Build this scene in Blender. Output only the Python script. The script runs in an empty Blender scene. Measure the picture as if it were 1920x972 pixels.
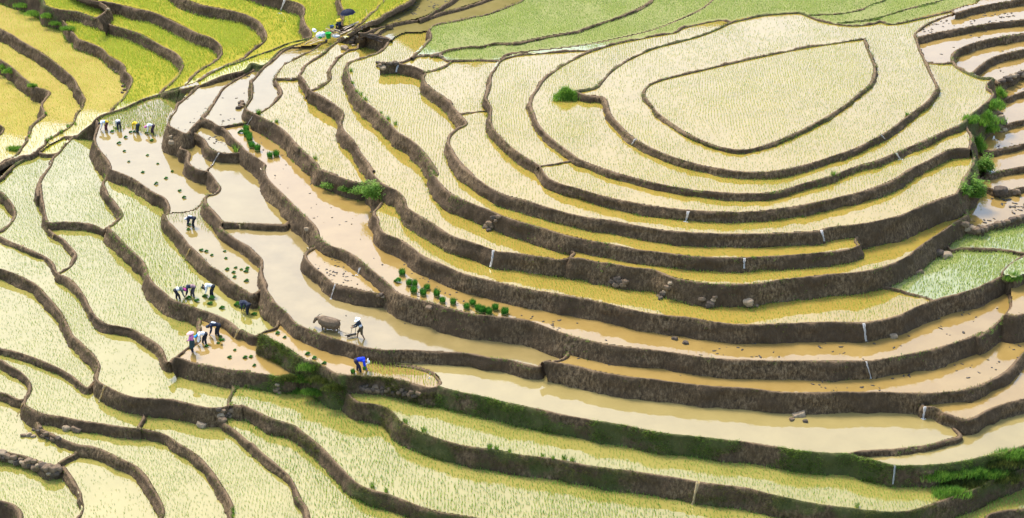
import bpy, bmesh, math, random
import numpy as np
from collections import deque
from mathutils import Vector, Matrix
random.seed(7); RNG=np.random.RandomState(11)
SC=bpy.context.scene; COL=SC.collection
R=math.radians
# ------------------------------------------------------------------ camera, sky, sun, exposure
F_PX=3080.0; DEP=R(28); CAM_H=55.2
cam=bpy.data.cameras.new('Camera'); camo=bpy.data.objects.new('Camera',cam); COL.objects.link(camo)
camo.location=(0,0,CAM_H); camo.rotation_euler=(math.pi/2-DEP,0,0)
cam.sensor_width=36; cam.lens=36*F_PX/1920; cam.clip_start=1; cam.clip_end=8000
SC.camera=camo
SUN_EL,SUN_AZ=R(55),R(-28)      # azimuth measured from +Y (away from the camera) towards +X
wd=bpy.data.worlds.new('World'); SC.world=wd; wd.use_nodes=True
nt=wd.node_tree; bg=nt.nodes['Background']
sky=nt.nodes.new('ShaderNodeTexSky'); sky.sky_type='NISHITA'; sky.sun_disc=False
sky.sun_elevation=SUN_EL; sky.sun_rotation=SUN_AZ; sky.air_density=1.0; sky.dust_density=2.0; sky.ozone_density=1.0
hs=nt.nodes.new('ShaderNodeHueSaturation'); hs.inputs['Saturation'].default_value=1.0
nt.links.new(sky.outputs[0],hs.inputs['Color']); nt.links.new(hs.outputs[0],bg.inputs[0]); bg.inputs[1].default_value=0.15
sl=bpy.data.lights.new('Sun','SUN'); sl.energy=1.5; sl.angle=R(14); sl.color=(1,.96,.88)
so=bpy.data.objects.new('Sun',sl); COL.objects.link(so)
sd=Vector((math.sin(SUN_AZ)*math.cos(SUN_EL),math.cos(SUN_AZ)*math.cos(SUN_EL),math.sin(SUN_EL)))
so.rotation_euler=sd.to_track_quat('Z','Y').to_euler(); so.location=sd*200
vs=SC.view_settings; vs.view_transform='Standard'; vs.look='None'; vs.gamma=1; vs.use_curve_mapping=False; vs.exposure=1.6
SC.render.engine='CYCLES'
SC.cycles.max_bounces=6

# ------------------------------------------------------------------ picture point -> place
CF=np.array([0,math.cos(DEP),-math.sin(DEP)]); CU=np.array([0,math.sin(DEP),math.cos(DEP)])
def PT(px,py,z):
    px=np.asarray(px,float);py=np.asarray(py,float)
    v=(px-960)/F_PX; u=(486-py)/F_PX
    d=np.stack([v,CF[1]+u*CU[1],CF[2]+u*CU[2]],-1)
    t=(np.asarray(z,float)-CAM_H)/d[...,2]
    return d*t[...,None]+np.array([0,0,CAM_H])
def PIX(p):
    q=p-np.array([0,0,CAM_H]); w=q@CF
    return 960+F_PX*q[...,0]/w, 486-F_PX*(q@CU)/w
def V(px,py,z): return Vector(PT(px,py,z))

# ------------------------------------------------------------------ noise
def _h(i,j,k):
    n=(i*374761393+j*668265263+k*2147483647+1013)&0x7fffffff
    n=((n^(n>>13))*1274126177)&0x7fffffff
    return ((n^(n>>16))&0xffff)/32767.5-1
def noise(p):
    p=np.asarray(p,float); i=np.floor(p).astype(np.int64); f=p-i; f=f*f*(3-2*f)
    o=0
    for a in(0,1):
        for b in(0,1):
            for c in(0,1):
                w=(f[...,0] if a else 1-f[...,0])*(f[...,1] if b else 1-f[...,1])*(f[...,2] if c else 1-f[...,2])
                o=o+w*_h(i[...,0]+a,i[...,1]+b,i[...,2]+c)
    return o
def fbm(p,n=3):
    p=np.asarray(p,float); return sum(noise(p*2**k+17*k)*.5**k for k in range(n))

# ------------------------------------------------------------------ materials
def lin(c): return tuple(((x/255+.055)/1.055)**2.4 if x/255>.04045 else x/255/12.92 for x in c)
MATS={}
def nodes(name):
    m=bpy.data.materials.new(name); m.use_nodes=True; t=m.node_tree
    return m,t,t.nodes['Principled BSDF']
def N(t,kind,**kw):
    n=t.nodes.new('ShaderNode'+kind)
    for k,v in kw.items():
        if k in n.inputs: n.inputs[k].default_value=v
        else: setattr(n,k,v)
    return n
def ramp(t,src,stops):
    r=t.nodes.new('ShaderNodeValToRGB'); e=r.color_ramp.elements
    while len(e)<len(stops): e.new(.5)
    for x,(p,c) in zip(e,stops): x.position=p; x.color=(*c,1)
    t.links.new(src,r.inputs[0]); return r.outputs[0]
def mixc(t,fac,a,b,blend='MIX'):
    m=t.nodes.new('ShaderNodeMix'); m.data_type='RGBA'; m.blend_type=blend
    for s,i in((fac,0),(a,6),(b,7)):
        if hasattr(s,'links'): t.links.new(s,m.inputs[i])
        elif i==0: m.inputs[0].default_value=s
        else: m.inputs[i].default_value=(*s,1)
    return m.outputs[2]
def water_mat(name,c1,c2,rough=.02,ior=1.65,scale=.5,bump=.035):
    m,t,b=nodes(name)
    g=N(t,'NewGeometry'); n1=N(t,'TexNoise',Scale=scale,Detail=5.0,Roughness=.6); t.links.new(g.outputs['Position'],n1.inputs['Vector'])
    t.links.new(ramp(t,n1.outputs[0],[(.32,c1),(.68,c2)]),b.inputs['Base Color'])
    b.inputs['Roughness'].default_value=rough; b.inputs['IOR'].default_value=ior
    n2=N(t,'TexNoise',Scale=3.0,Detail=2.0); t.links.new(g.outputs['Position'],n2.inputs['Vector'])
    bp=N(t,'Bump',Strength=bump,Distance=.05); t.links.new(n2.outputs[0],bp.inputs['Height']); t.links.new(bp.outputs[0],b.inputs['Normal'])
    MATS[name]=m; return m
def plain(name,c,rough=.8,var=.15,scale=30,bump=.2,spec=.3):
    m,t,b=nodes(name)
    tc=N(t,'TexCoord'); n1=N(t,'TexNoise',Scale=float(scale),Detail=4.0); t.links.new(tc.outputs['Object'],n1.inputs['Vector'])
    lo=tuple(x*(1-var) for x in c); hi=tuple(min(1,x*(1+var)) for x in c)
    t.links.new(ramp(t,n1.outputs[0],[(.3,lo),(.7,hi)]),b.inputs['Base Color'])
    b.inputs['Roughness'].default_value=rough; b.inputs['Specular IOR Level'].default_value=spec
    if bump:
        bp=N(t,'Bump',Strength=bump,Distance=.02); t.links.new(n1.outputs[0],bp.inputs['Height']); t.links.new(bp.outputs[0],b.inputs['Normal'])
    MATS[name]=m; return m
def leaf_mat(name,cols,trans=.35,rough=.6,scale=1.2):
    m,t,b=nodes(name)
    g=N(t,'NewGeometry'); n1=N(t,'TexNoise',Scale=float(scale),Detail=3.0); t.links.new(g.outputs['Position'],n1.inputs['Vector'])
    a=N(t,'Attribute'); a.attribute_name='tint'
    ad=N(t,'Math',operation='MULTIPLY_ADD'); ad.inputs[1].default_value=.5; t.links.new(a.outputs['Fac'],ad.inputs[0]); 
    sb=N(t,'Math',operation='MULTIPLY'); sb.inputs[1].default_value=.5; t.links.new(n1.outputs[0],sb.inputs[0]); t.links.new(sb.outputs[0],ad.inputs[2])
    k=len(cols); c=ramp(t,ad.outputs[0],[(.25+.5*i/max(1,k-1),x) for i,x in enumerate(cols)])
    t.links.new(c,b.inputs['Base Color']); b.inputs['Roughness'].default_value=rough; b.inputs['Specular IOR Level'].default_value=.25
    tr=N(t,'BsdfTranslucent'); t.links.new(c,tr.inputs[0]); mx=N(t,'MixShader'); mx.inputs[0].default_value=trans
    t.links.new(b.outputs[0],mx.inputs[1]); t.links.new(tr.outputs[0],mx.inputs[2]); t.links.new(mx.outputs[0],t.nodes['Material Output'].inputs[0])
    MATS[name]=m; return m
def bank_mat():
    m,t,b=nodes('terrace_mud')
    g=N(t,'NewGeometry'); P=g.outputs['Position']
    mp=N(t,'Mapping'); mp.inputs['Scale'].default_value=(6,6,2.6); t.links.new(P,mp.inputs['Vector'])
    n1=N(t,'TexNoise',Scale=1.0,Detail=8.0,Roughness=.75); t.links.new(mp.outputs[0],n1.inputs['Vector'])
    n2=N(t,'TexNoise',Scale=.35,Detail=4.0); t.links.new(P,n2.inputs['Vector'])
    n3=N(t,'TexNoise',Scale=14.0,Detail=3.0); t.links.new(P,n3.inputs['Vector'])
    c=ramp(t,n1.outputs[0],[(.36,MUD[0]),(.5,MUD[1]),(.66,MUD[2])])
    c=mixc(t,ramp(t,n2.outputs[0],[(.38,(0,0,0)),(.62,(.85,.85,.85))]),c,MUD[3])
    # dry crust on the trodden tops
    sx=N(t,'SeparateXYZ'); t.links.new(g.outputs['Normal'],sx.inputs[0])
    r=ramp(t,sx.outputs[2],[(.7,(0,0,0)),(.95,(.8,.8,.8))])
    c=mixc(t,r,c,MUD[4])
    a=N(t,'Attribute'); a.attribute_name='moss'
    n4=N(t,'TexNoise',Scale=1.6,Detail=6.0,Roughness=.7); t.links.new(P,n4.inputs['Vector'])
    ad=N(t,'Math',operation='ADD'); t.links.new(n4.outputs[0],ad.inputs[0]); t.links.new(a.outputs['Fac'],ad.inputs[1])
    mk=ramp(t,ad.outputs[0],[(.78,(0,0,0)),(1.2,(.85,.85,.85))])
    c=mixc(t,mk,c,mixc(t,n3.outputs[0],(.035,.05,.012),(.1,.105,.02)))
    t.links.new(c,b.inputs['Base Color']); b.inputs['Roughness'].default_value=.85; b.inputs['Specular IOR Level'].default_value=.25
    h=N(t,'Math',operation='ADD'); t.links.new(n1.outputs[0],h.inputs[0]); 
    h2=N(t,'Math',operation='MULTIPLY'); h2.inputs[1].default_value=.5; t.links.new(n3.outputs[0],h2.inputs[0]); t.links.new(h2.outputs[0],h.inputs[1])
    bp=N(t,'Bump',Strength=.9,Distance=.12); t.links.new(h.outputs[0],bp.inputs['Height']); t.links.new(bp.outputs[0],b.inputs['Normal'])
    MATS['mud']=m; return m
MUD=[(.032,.019,.009),(.12,.075,.033),(.29,.195,.098),(.07,.043,.02),(.2,.13,.066)]
bank_mat()
water_mat('water_rice',(.29,.2,.035),(.33,.23,.045))
water_mat('water_mud',(.265,.168,.045),(.31,.203,.06))
water_mat('water_ochre',(.265,.2,.066),(.305,.232,.08))
water_mat('water_tan',(.232,.165,.045),(.268,.196,.06))
water_mat('water_lime',(.25,.21,.045),(.29,.24,.06))
water_mat('water_gold',(.38,.28,.065),(.44,.34,.09))
water_mat('water_plow',(.22,.16,.055),(.28,.205,.075),rough=.07)
water_mat('water_yellow',(.33,.28,.03),(.38,.32,.045))
water_mat('water_green',(.24,.25,.085),(.3,.3,.11))
water_mat('water_olive',(.18,.145,.04),(.23,.18,.06))
leaf_mat('rice_pale',[(.13,.29,.025),(.28,.42,.045),(.44,.51,.085)])
leaf_mat('rice_lime',[(.1,.26,.03),(.22,.4,.05),(.38,.5,.09)])
leaf_mat('rice_yellow',[(.28,.4,.03),(.44,.53,.055),(.58,.6,.11)])
leaf_mat('rice_green',[(.22,.33,.06),(.35,.45,.085),(.46,.52,.12)])
leaf_mat('bundle_green',[(.03,.13,.012),(.06,.22,.02),(.12,.33,.04)],scale=6)
leaf_mat('grass_green',[(.06,.14,.016),(.14,.27,.03),(.28,.4,.06)],trans=.5,scale=2)
leaf_mat('leaf_green',[(.07,.18,.018),(.17,.33,.035),(.32,.46,.07)],trans=.5,scale=2)
leaf_mat('moss_green',[(.05,.065,.012),(.1,.125,.02),(.2,.21,.04)],trans=.5,scale=2)
plain('stone',(.17,.115,.065),.9,.4,6,.6); plain('stone_pale',(.3,.22,.13),.9,.3,6,.5); plain('stone_dark',(.09,.065,.042),.9,.4,6,.6)

# ------------------------------------------------------------------ objects
def tag(o,label=None,cat=None,group=None,kind=None):
    if label: o['label']=label
    if cat: o['category']=cat
    if group: o['group']=group
    if kind: o['kind']=kind
    return o
def mesh_np(name,verts,faces,mat,parent=None,smooth=False,attrs=None):
    """faces: (n,k) int array of one size"""
    verts=np.asarray(verts,np.float32); faces=np.asarray(faces,np.int32)
    me=bpy.data.meshes.new(name); me.vertices.add(len(verts)); me.vertices.foreach_set('co',verts.ravel())
    k=faces.shape[1]; me.loops.add(faces.size); me.loops.foreach_set('vertex_index',faces.ravel())
    me.polygons.add(len(faces)); me.polygons.foreach_set('loop_start',np.arange(0,faces.size,k,dtype=np.int32))
    try: me.polygons.foreach_set('loop_total',np.full(len(faces),k,np.int32))
    except Exception: pass
    for n,a in (attrs or {}).items():
        at=me.attributes.new(n,'FLOAT','POINT'); at.data.foreach_set('value',np.asarray(a,np.float32))
    me.update(calc_edges=True); me.validate()
    if smooth: me.polygons.foreach_set('use_smooth',np.ones(len(me.polygons),bool))
    me.materials.append(MATS[mat] if isinstance(mat,str) else mat)
    o=bpy.data.objects.new(name,me); COL.objects.link(o)
    if parent: o.parent=parent
    return o
def empty(name,loc,rz=0,**kw):
    o=bpy.data.objects.new(name,None); COL.objects.link(o); o.location=loc; o.rotation_euler=(0,0,rz); o.empty_display_size=.3
    return tag(o,**kw)
def from_bm(name,bm,mat,parent=None,smooth=True):
    me=bpy.data.meshes.new(name); bm.to_mesh(me); bm.free()
    if smooth: me.polygons.foreach_set('use_smooth',np.ones(len(me.polygons),bool))
    me.materials.append(MATS[mat] if isinstance(mat,str) else mat)
    o=bpy.data.objects.new(name,me); COL.objects.link(o)
    if parent: o.parent=parent
    return o

LEVEL={'V0b': -5.59, 'V0': -4.73, 'V1': -3.526, 'V2': -2.494, 'V3': -1.548, 'V4': -0.602, 'V5': 0.43, 'V6': 1.376, 'V7': 2.408, 'V8': 3.268, 'V9': 4.042, 'PA': 1.4, 'PL': -2.65, 'F1': -2.821, 'F2': -2.098, 'F3': -0.688, 'F4': 1.316, 'F5': 1.522, 'F6': 2.391, 'Tt': 2.64, 'Tb': 2.709, 'Q': 3.328, 'R6': 3.586, 'R6b': 3.844, 'R5': 4.627, 'R4': 5.366, 'R3': 5.943, 'R2': 6.287, 'R1': 6.639, 'R0': 6.768, 'T1': 5.5, 'T2': 5.42, 'T3': 5.55, 'T4': 5.6, 'T5': 5.65, 'O1': 4.799, 'O2': 4.928, 'O3': 5.1, 'O3b': 5.1, 'W1': 7.1, 'W2': 6.66, 'W3': 6.261, 'W4': 5.745, 'W5': 5.263, 'W6': 4.661, 'W7': 4.36, 'W8': 4.008, 'W9': 3.664, 'W10': 3.311, 'GC': 3.01, 'GB': 2.666, 'GA': 2.571, 'GD': 2.915, 'R7': 2.546, 'R8': 1.471, 'R8x': 2.03, 'R9': 0.456, 'm': 0.826, 'u1': 0.955, 'u2': 0.241, 'u3': 0.31, 'K': -0.0, 'G': -0.585, 'H': -1.479, 'J': -0.817, 'N': -1.978, 'R10': -0.705, 'R10b': -0.129, 'R11': -0.929, 'M': -2.528, 'O': -3.019, 'P': -3.672, 'S': -4.025, 'S0': -4.472, 'W': -4.928, 'X': -4.094, 'Y': -4.584, 'Z': -5.134, 'Z1': -5.504, 'Z0': -6.364, 'T0': -3.509, 'AA': -3.698, 'CC': -2.907, 'DD': -1.823, 'BT': -4.025}
LIPDATA="""
V00|V0|-92.6,221.4 0,235.4 3.1,237.9 4.1,242.4 1,249.8 -92.6,293.5
V1|V1|-88.3,54.3 0,112 20.4,125.6 44.1,146 64.5,162.9 81.5,168 92.2,173.7 84.4,184.4 77.8,193.7 79.2,202.9 84,213.6 76.1,222.5 65.8,229.7 58.2,237.9 54.5,249.2 49.4,256.4 49,263.6 39.1,276 30.9,288.3 12.3,297.6 0,304.8 -92.6,334.6
V2|V2|-88.3,6.8 0,54.3 20.4,64.5 40.7,78.1 64.5,91.6 81.5,101.8 101.8,117.1 118.8,130.7 135.8,146 144.3,159.5 152.7,176.5 157.8,185 157.4,186.5 152.3,200.9 142,212.2 138.3,223.5 133.7,232.8 123.5,241 107,251.3 88.5,260.5 81.3,270.8 67.9,281.1 55.1,289.3 30.9,294.5 12.3,301.7 0,308.9 -92.6,351.1
V3|V3|113.3,18.8 112,30.5 135.8,61.1 146,73 169.7,81.5 190.1,91.6 203.7,105.2 220.6,113.7 230.8,122.2 234.2,134.1 244.4,142.6 246.1,152.7 237.6,169.7 230.8,183.3 217.2,195.2 205.4,211.1 205.6,211.8
V4|V4|-88.3,-74.7 0,-30.5 50.9,-13.6 79.8,0 84.9,10.2 112,18.7 142.6,22.1 169.7,30.5 190.1,37.3 210.5,47.5 237.6,56 264.8,64.5 285.1,76.4 305.5,88.3 325.9,98.4 339.4,112 341.1,125.6 334.4,139.2 322.5,152.7 305.5,166.3 299.4,176.5
V5|V5|180.9,34.2 181.6,32.2 195.2,23.8 203.7,15.3 190.1,3.4 220.6,8.5 258,17 291.9,25.5 319.1,37.3 346.2,50.9 373.4,64.5 393.8,71.3 410.7,83.2 414.8,98.4 410.7,108.6 390.4,122.2 366.6,135.8 353,149.4 336,166.3 336.5,168.3
V5x|V5|190.1,3.4 162.9,-3.4 129,-20.4 101.8,-57.7
V6|V6|258,-67.9 339.4,-3.4 359.8,3.4 380.2,10.2 407.3,15.3 420,17.5 438.5,21.6 457,26.7 469.4,31.9 485.8,41.2 492,51.4 498.2,63.8 494.1,76.1 483.8,86.4 469.4,96.7 457,107 440.6,115.2 420,123.5 390.4,137.5 373.4,149.4 374.1,150.7
V7|V7|378.8,-45.3 481.7,-16.5 518.8,-5.1 535.2,0 551.7,4.1 566.1,10.3 570.2,18.5 568.1,35 574.3,49.4 582.6,59.7 581.5,67.9 572.3,72 572.6,73.2
V8|V8|634,-51.4 636,0 638.1,10.3 644.3,20.6 643.3,30.9 640.2,42.2 641.2,49.4 640.8,48.6
V9|V9|735.2,-51.4 720.8,0 710.5,8.2 706.4,16.5 698.2,22.6 681.7,37 673.5,44.2 661.2,53.5 663.4,56.8
RB|RBt|805.2,-51.4 768.1,0 759.9,6.2 743.5,15.4 722.9,25.7 708.5,35 687.9,43.2 671.4,51.4 659.1,59.7 644.7,67.9 632.3,74.5
PA|PA|300.4,175.5 325.9,166.3 353,158.9 373.4,151.1 390.4,140.9 420,125.5 450.9,114.2 481.7,102.9 508.5,94.7 522.9,88.5 543.5,80.2 564,75.1 582.6,71 597,67.9 617.5,59.7 641.2,48.4 652.5,49.4 666.9,49.4
PB|PB|376.8,159.5 383.6,156.8 420,142 440.6,136.8 461.2,129.6 470.4,118.3 492,122.4 502.3,117.3 516.7,102.9 527,93.6 543.5,88.5 564,81.3 582.6,72 582.4,71
P1|P1|-92.6,377.8 0,334.6 12.3,322.3 30.9,305.8 57.6,291.4 78.2,282.1 88.5,274.9 109.1,263.6 123.5,256.4 142,254.4 156.4,244.1 170.8,233.8 179.9,224 190.1,217.2 217.2,207.7 237.6,200.3 271.6,185 300.4,176.2 325.9,170.7 353,164.6 376.8,159.5
F4|F4|376.8,159.5 370,162.3 353,176.5 334.4,193.5 329.4,205 321.2,213.2 314,225.6 319.1,236.9 331.4,244.1 348.9,251.9 356.1,246.5
F45|F5|492,122.4 492.4,123.5 485.8,126.5 461.2,137.9 432.3,153.3 420,162.6 413.3,170 402.4,188.9 391.1,207 378.8,221
F4u|F4|356.1,246.5 362.3,237.9 378.8,221
F5|F5|378.8,221 395.2,228 407.6,235.8 419.9,237.3 436.4,234.2 450.8,231.7 463.1,229.7 472.1,211.5
F6|F6|612.4,78.2 594.9,84.4 564,88.1 543.5,88.9 527,96.7 512.6,111.1 492,127.6 473.5,148.1 469.4,153.3 472.5,162.6 470.4,174.9 470.3,182.3 463.1,192.6 458,201.9 463.1,207 474.4,212.6
Tt|Tt|612.4,78.2 601.1,84.4 584.6,94.7 564,104.9 547.6,113.2 531.1,121.4 522.9,131.7 515.7,142 515.7,150.2 520.8,158.4 527,170.8 522.9,181.1 510.5,193.4 487.8,208.7 474.4,212.6
Tf|Tt|474.4,212.6 496,223.5 512.5,231.7 526.9,242 539.3,252.3 549.5,264.7 564,279.1 551.8,268.2 572.2,286.8 592.6,305.5 599.4,317.4 633.3,329.3 594,315.1 612,323.4 640.8,334.2 666,341.4 685.8,342.5 700.2,334.2
TtQ|Tb|515.7,147.1 521.9,147.1 543.5,147.1 555.8,146.5 562,142 563,141.4
Q|Q|671.3,63.1 673.1,67.9 654.6,71 636,76.1 625.8,82.3 609.3,96.7 590.8,109.1 572.3,121.4 566.1,133.7 562,139.9 568.1,149.2 574.3,160.5 579.5,169.1
QR|R6|682.4,63.5 681.3,72 670,81.3 669,90.5 650.5,94.7 636,104.9 625.8,117.3 617.5,131.7 619.6,144 611.4,154.3 594.9,164.6 579.5,169.1
R6|R6|579.5,169.1 590.8,174.9 596,176.5 612.9,186.7 629.9,198.6 641.8,213.8 638.4,234.2 646.9,247.8 660.5,261.4 670.6,278.3 687.6,302.1 701.2,322.5 694.8,314.4 698.4,325.2 712.8,343.2 730.8,352.2 745.2,359.4 756,372 763.2,390 792,408 810,418.8 846,442.2 882,454.8 921.6,469.2 932.4,472.8 954,474.6 972,476.4 1026,483.6 1047.6,487.2 1069.2,482.9
R6b|R6b|1049.4,438.1 1044.7,454.1 1062,465.6 1076.4,472.8 1069.2,482.9 1090.8,485.4 1116,490.8 1152,496.2 1188,503.4 1224,507 1260,519.6 1296,526.8 1332,532.2 1400,532.9 1472,525.1 1544,516.1 1616.1,510.7 1670.1,496.3 1706.1,480.1 1731.3,458.4 1760.1,438.6 1788.9,418.8 1810.5,404.4 1806.9,395.4 1794.3,384.6 1792.5,363
R5|R5|803.1,55.1 799,57.2 776.4,59.7 759.9,59.7 751.7,62.1 737.3,70.4 729.1,78.6 720.8,88.9 708.5,97.7 687.9,103.9 681.7,107 663.2,112.1 652.9,117.7 648.8,127.6 652.9,139.9 658.8,154.4 670.6,179.9 694.4,200.3 721.6,224 745.3,247.8 772.5,264.8 799.6,291.9 820,325.9 806.4,318 820.8,339.6 846,363 882,381 918,395.4 950,408 972,415.2 1008,426 1051.2,438.6 1098,449.4 1152,460.2 1206,471 1260,476.4 1332,483.6 1393.2,484.3 1400,484.4 1472,480.1 1544,474.6 1594.5,467.4 1612.5,460.2 1607.1,449.4 1612.5,438.6 1610.5,421.3
R4|R4|710.5,119.3 727,118.3 743.5,118.3 751.7,120.4 776.4,125.5 794.9,135.8 792.8,144 799,156.4 815.5,170.8 834,183.1 846.3,195.5 840.4,186.7 850.5,202 864.1,217.2 874.3,230.8 857.3,241 843.8,252.9 838.7,266.5 850.5,288.5 867.5,308.9 887.9,329.3 864,309 885.6,328.8 918,352.2 950,366.6 990,377.4 1044,395.4 1098,408 1152,415.2 1206,426 1260,433.9 1332,438.6 1400,439.7 1472,436.8 1533.2,433.2 1547.6,428.6 1616.1,420.6 1688.1,404.4 1724.1,388.2 1760.1,373.8 1792.5,363 1799.7,352.2 1806.9,336 1822.6,315.7 1828.4,298.7 1819.2,279
R4t|R4|935.6,113.7 900,112.7 887.5,112.8 850.5,113.6 838.1,112.8 825.8,105.3 805.2,102.9 786.7,103.9 772.3,108 764,112.1 743.5,118.7
R4s|R4|794.9,135.8 817.5,130.7 838.1,121.4 848.4,113.6
R4u|R4|861.4,214.1 862.4,213.2 884.5,211.1 908.2,208.8 919,208.2
R3|R3|1117,91.7 1117.2,92.3 1069.7,94.4 1035.8,96.7 1001.8,99.1 967.9,102.5 944.1,109.3 933.9,116.1 927.2,129 920.4,142.6 915.3,166.3 910.2,185 918.7,203.7 920.4,234.2 933.9,254.6 950.9,271.6 978.1,291.9 1008.6,310.6 1018.8,325.9 1029.6,336 1054.8,346.8 1080,354 1116,364.8 1170,377.4 1224,386.4 1281.6,394.3 1332,397.2 1400,397.9 1472,390 1544,377.4 1616.1,359.4 1670.1,339.6 1706.1,318 1739.4,302.1 1773.4,283.4 1800.5,278.3 1819.2,279
R3s|R3|1011.2,314.4 1015.4,311.6 1046,307.2 1079.9,298.7 1081.4,296.4
R3q|R3|1819.2,279 1822.6,264.8 1819.2,247.8 1803.9,231.5
R2|R2|1372.5,40.7 1351.5,36.7 1307.3,44.1 1280.2,50.9 1266.6,59.4 1205.5,69.6 1151.2,81.5 1117.2,91.6 1090.1,101.8 1052.7,122.2 1025.6,142.6 1005.2,166.3 996.7,179.9 995,203.7 1001.8,220.6 1018.8,247.8 1042.6,268.2 1069.7,288.5 1083.3,297.7 1110.5,308.9 1154.6,324.2 1170,328.1 1224,343.2 1278,354 1332,360.5 1400,363.4 1454,359.4 1508,345 1562,328.8 1616.1,309 1637.6,303.8 1688.5,283.4 1739.4,260.7 1783.6,241 1803.9,231.5 1820.9,215.5 1841.3,200.3 1858.2,185 1863.3,174.8 1851.5,166.3 1854.9,156.1 1862.3,146.6 1841.3,146 1817.5,137.5 1800.5,129 1790.4,121.5 1786.3,117.1
R1|R1|1081.6,171.4 1081.6,173.1 1103.7,179.9 1117.2,179.9 1134.2,185 1141,207.1 1158,230.8 1191.9,261.4 1239.4,286.8 1290.4,303.8 1341.3,315.7 1400,323.5 1467.9,319.1 1535.8,302.1 1603.7,278.3 1654.6,252.9 1698.7,220.6 1739.4,190.1 1756.4,166.3 1753,149.4 1742.8,129 1736,115.4 1727.6,95 1720.8,74.7 1717.4,64.5 1729.3,50.9 1756.4,37.3 1790.4,24.8 1783.6,19.7
R1t|R1|1844.7,-50.9 1837.9,0 1807.3,11.9 1783.6,19.7 1766.6,23.8 1722.5,33.9 1688.5,42.4 1664.8,44.1 1651.2,40.1 1637.6,43.4 1603.7,46.5 1569.7,44.1 1535.8,37.3 1515.4,28.9 1498.4,23.1 1433.9,27.2 1400,33.9 1371.8,40.7 1341.3,54.3 1307.3,66.2 1266.6,78.1 1222.5,90 1178.3,110.3 1151.2,127.3 1134.2,142.6 1120.6,161.2 1103.7,167.3 1081.6,171.4 1081.6,173.1
R0|R0|1622.3,71.3 1525.6,84.9 1450.9,99.1 1400,110.3 1341.3,123.9 1290.4,135.8 1242.8,147.7 1217.4,157.8 1207.2,169.7 1212.3,186.7 1225.9,205.4 1242.8,220.6 1273.4,241 1307.3,259.7 1341.3,273.3 1375.2,281.1 1400,281.7 1433.9,273.3 1484.9,252.9 1535.8,227.4 1576.5,203.7 1603.7,183.3 1634.2,152.7 1641,129 1635.9,105.2 1625.7,84.9 1622.3,72
T1l|T1|1012,-50.9 978.1,0 967.9,5.1 944.1,15.3 920.4,23.8 900,28.9 887.5,30.9 866.9,36 834,42.2 813.4,47.3 803.1,55.1 806.2,61.7 806.8,70 799,80.2 788.7,90.5 778.4,100.8 771.2,108.6
T1|T1|805.2,102.5 821.6,100.8 838.1,94.7 856.6,90.9 887.5,87.4 900,88.3 927.2,81.5 967.9,79.8 1001.8,73 1035.8,66.2 1083.3,58.4 1093.5,54.3 1120.6,45.8 1151.2,35.6 1178.3,23.8 1198.7,15.3 1215.7,5.1 1220.8,0 1239.4,-50.9
T2|T2|935.6,113.7 950.9,101.8 1001.8,95 1052.7,90 1103.7,83.2 1154.6,73 1205.5,61.1 1239.4,50.9 1273.4,37.3 1300.5,25.5 1320.9,13.6 1336.2,0 1375.2,-50.9
T3|T3|1515.4,28.9 1552.7,27.2 1590.1,23.8 1617.2,17 1637.6,7.5 1658,0 1691.9,-50.9
T4|T4|1569.7,44.1 1583.3,42.1 1637.6,35.6 1671.6,26.5 1705.5,16.3 1739.4,7.5 1766.6,0 1841.3,-44.1
O1|O2|990.4,-30.9 908.1,0 883.4,8.2 856.6,16.5 825.8,24.7 797,34 784.6,35.4 759.9,40.1 735.2,45.7 718.8,53.5 704.4,63.8 687.9,64.2
O2|O3|897.8,-41.2 848.4,0 831.9,10.3 817.5,18.9 801.1,28.8 783.6,35.4
O3a|O3|735.2,45.7 718.8,49 702.3,53.9 687.9,60.7 673.5,62.8
O1f|O1|632.3,74.5 652.9,71 661.2,66.9 673.5,62.3 687.9,64.2 710.5,66.3 729.1,71.6 732.6,75.1
W1|W1|1790.4,24.8 1824.3,15.3 1858.2,8.5 1892.2,2.7 1920,-1.7 2011,-13.6
W2|W2|1719.6,71 1720.8,70.6 1756.4,61.8 1807.3,52.6 1858.2,44.1 1920,37.3 2011,27.2
W3|W3|1786.3,117.1 1787,105.2 1792.1,96.7 1807.3,88.3 1831.1,79.8 1868.4,71.3 1920,62.8 2011,50.9
W3b|R2|1737,117.4 1737.7,117.1 1763.2,118.8 1786.3,117.1
W4|W4|1820.9,138.5 1837.9,123.9 1858.2,110.3 1882,101.8 1920,93.3 2011,78.1
W5|W5|1862.3,146.6 1866.7,151.1 1873.1,155.6 1888.5,149.4 1904,138.6 1920,132.4 2015.2,100
W6|W6|1863.3,174.8 1865.4,172.6 1876.2,184.9 1894.7,180.3 1920,172.6 2015.2,146.3
W7|W7|1843.5,198.4 1860.7,217.4 1873.1,231.3 1887,232.8 1900.9,229.7 1920,226 2015.2,208.1
W8|W8|1821.3,270.1 1832.9,272.9 1848.4,283.8 1876.2,279.1 1920,269.9 2015.2,248.2
W9|W9|1828.3,297.7 1851.5,325.4 1876.2,320.8 1920,313.1 2015.2,297.7
W10|W10|1851.5,325.4 1836,340.9 1863.8,356.3 1888.5,357.9 1920,351.7 2015.2,337.8
GC|GC|1805.4,407.8 1808.7,412.7 1821.9,427.5 1836.7,431.8 1848.2,424.2 1881.2,416 1920,406.1 2012.9,379.8
GB|GB|1761.1,437.9 1782.3,468.7 1798.8,466.1 1831.8,466.1 1874.6,467.7 1920,474.3 2012.9,485.2
GA|R7|1640.5,504.2 1648.5,534.1 1670.1,540.5 1688.1,544.9 1706.1,550.3 1731.3,556.4 1754.7,564.7 1754.2,562.6
GD|GA|1889,517.1 1888.4,518.8 1879.5,512.2 1891,498.3 1920,480.2 2012.9,442.3
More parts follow.
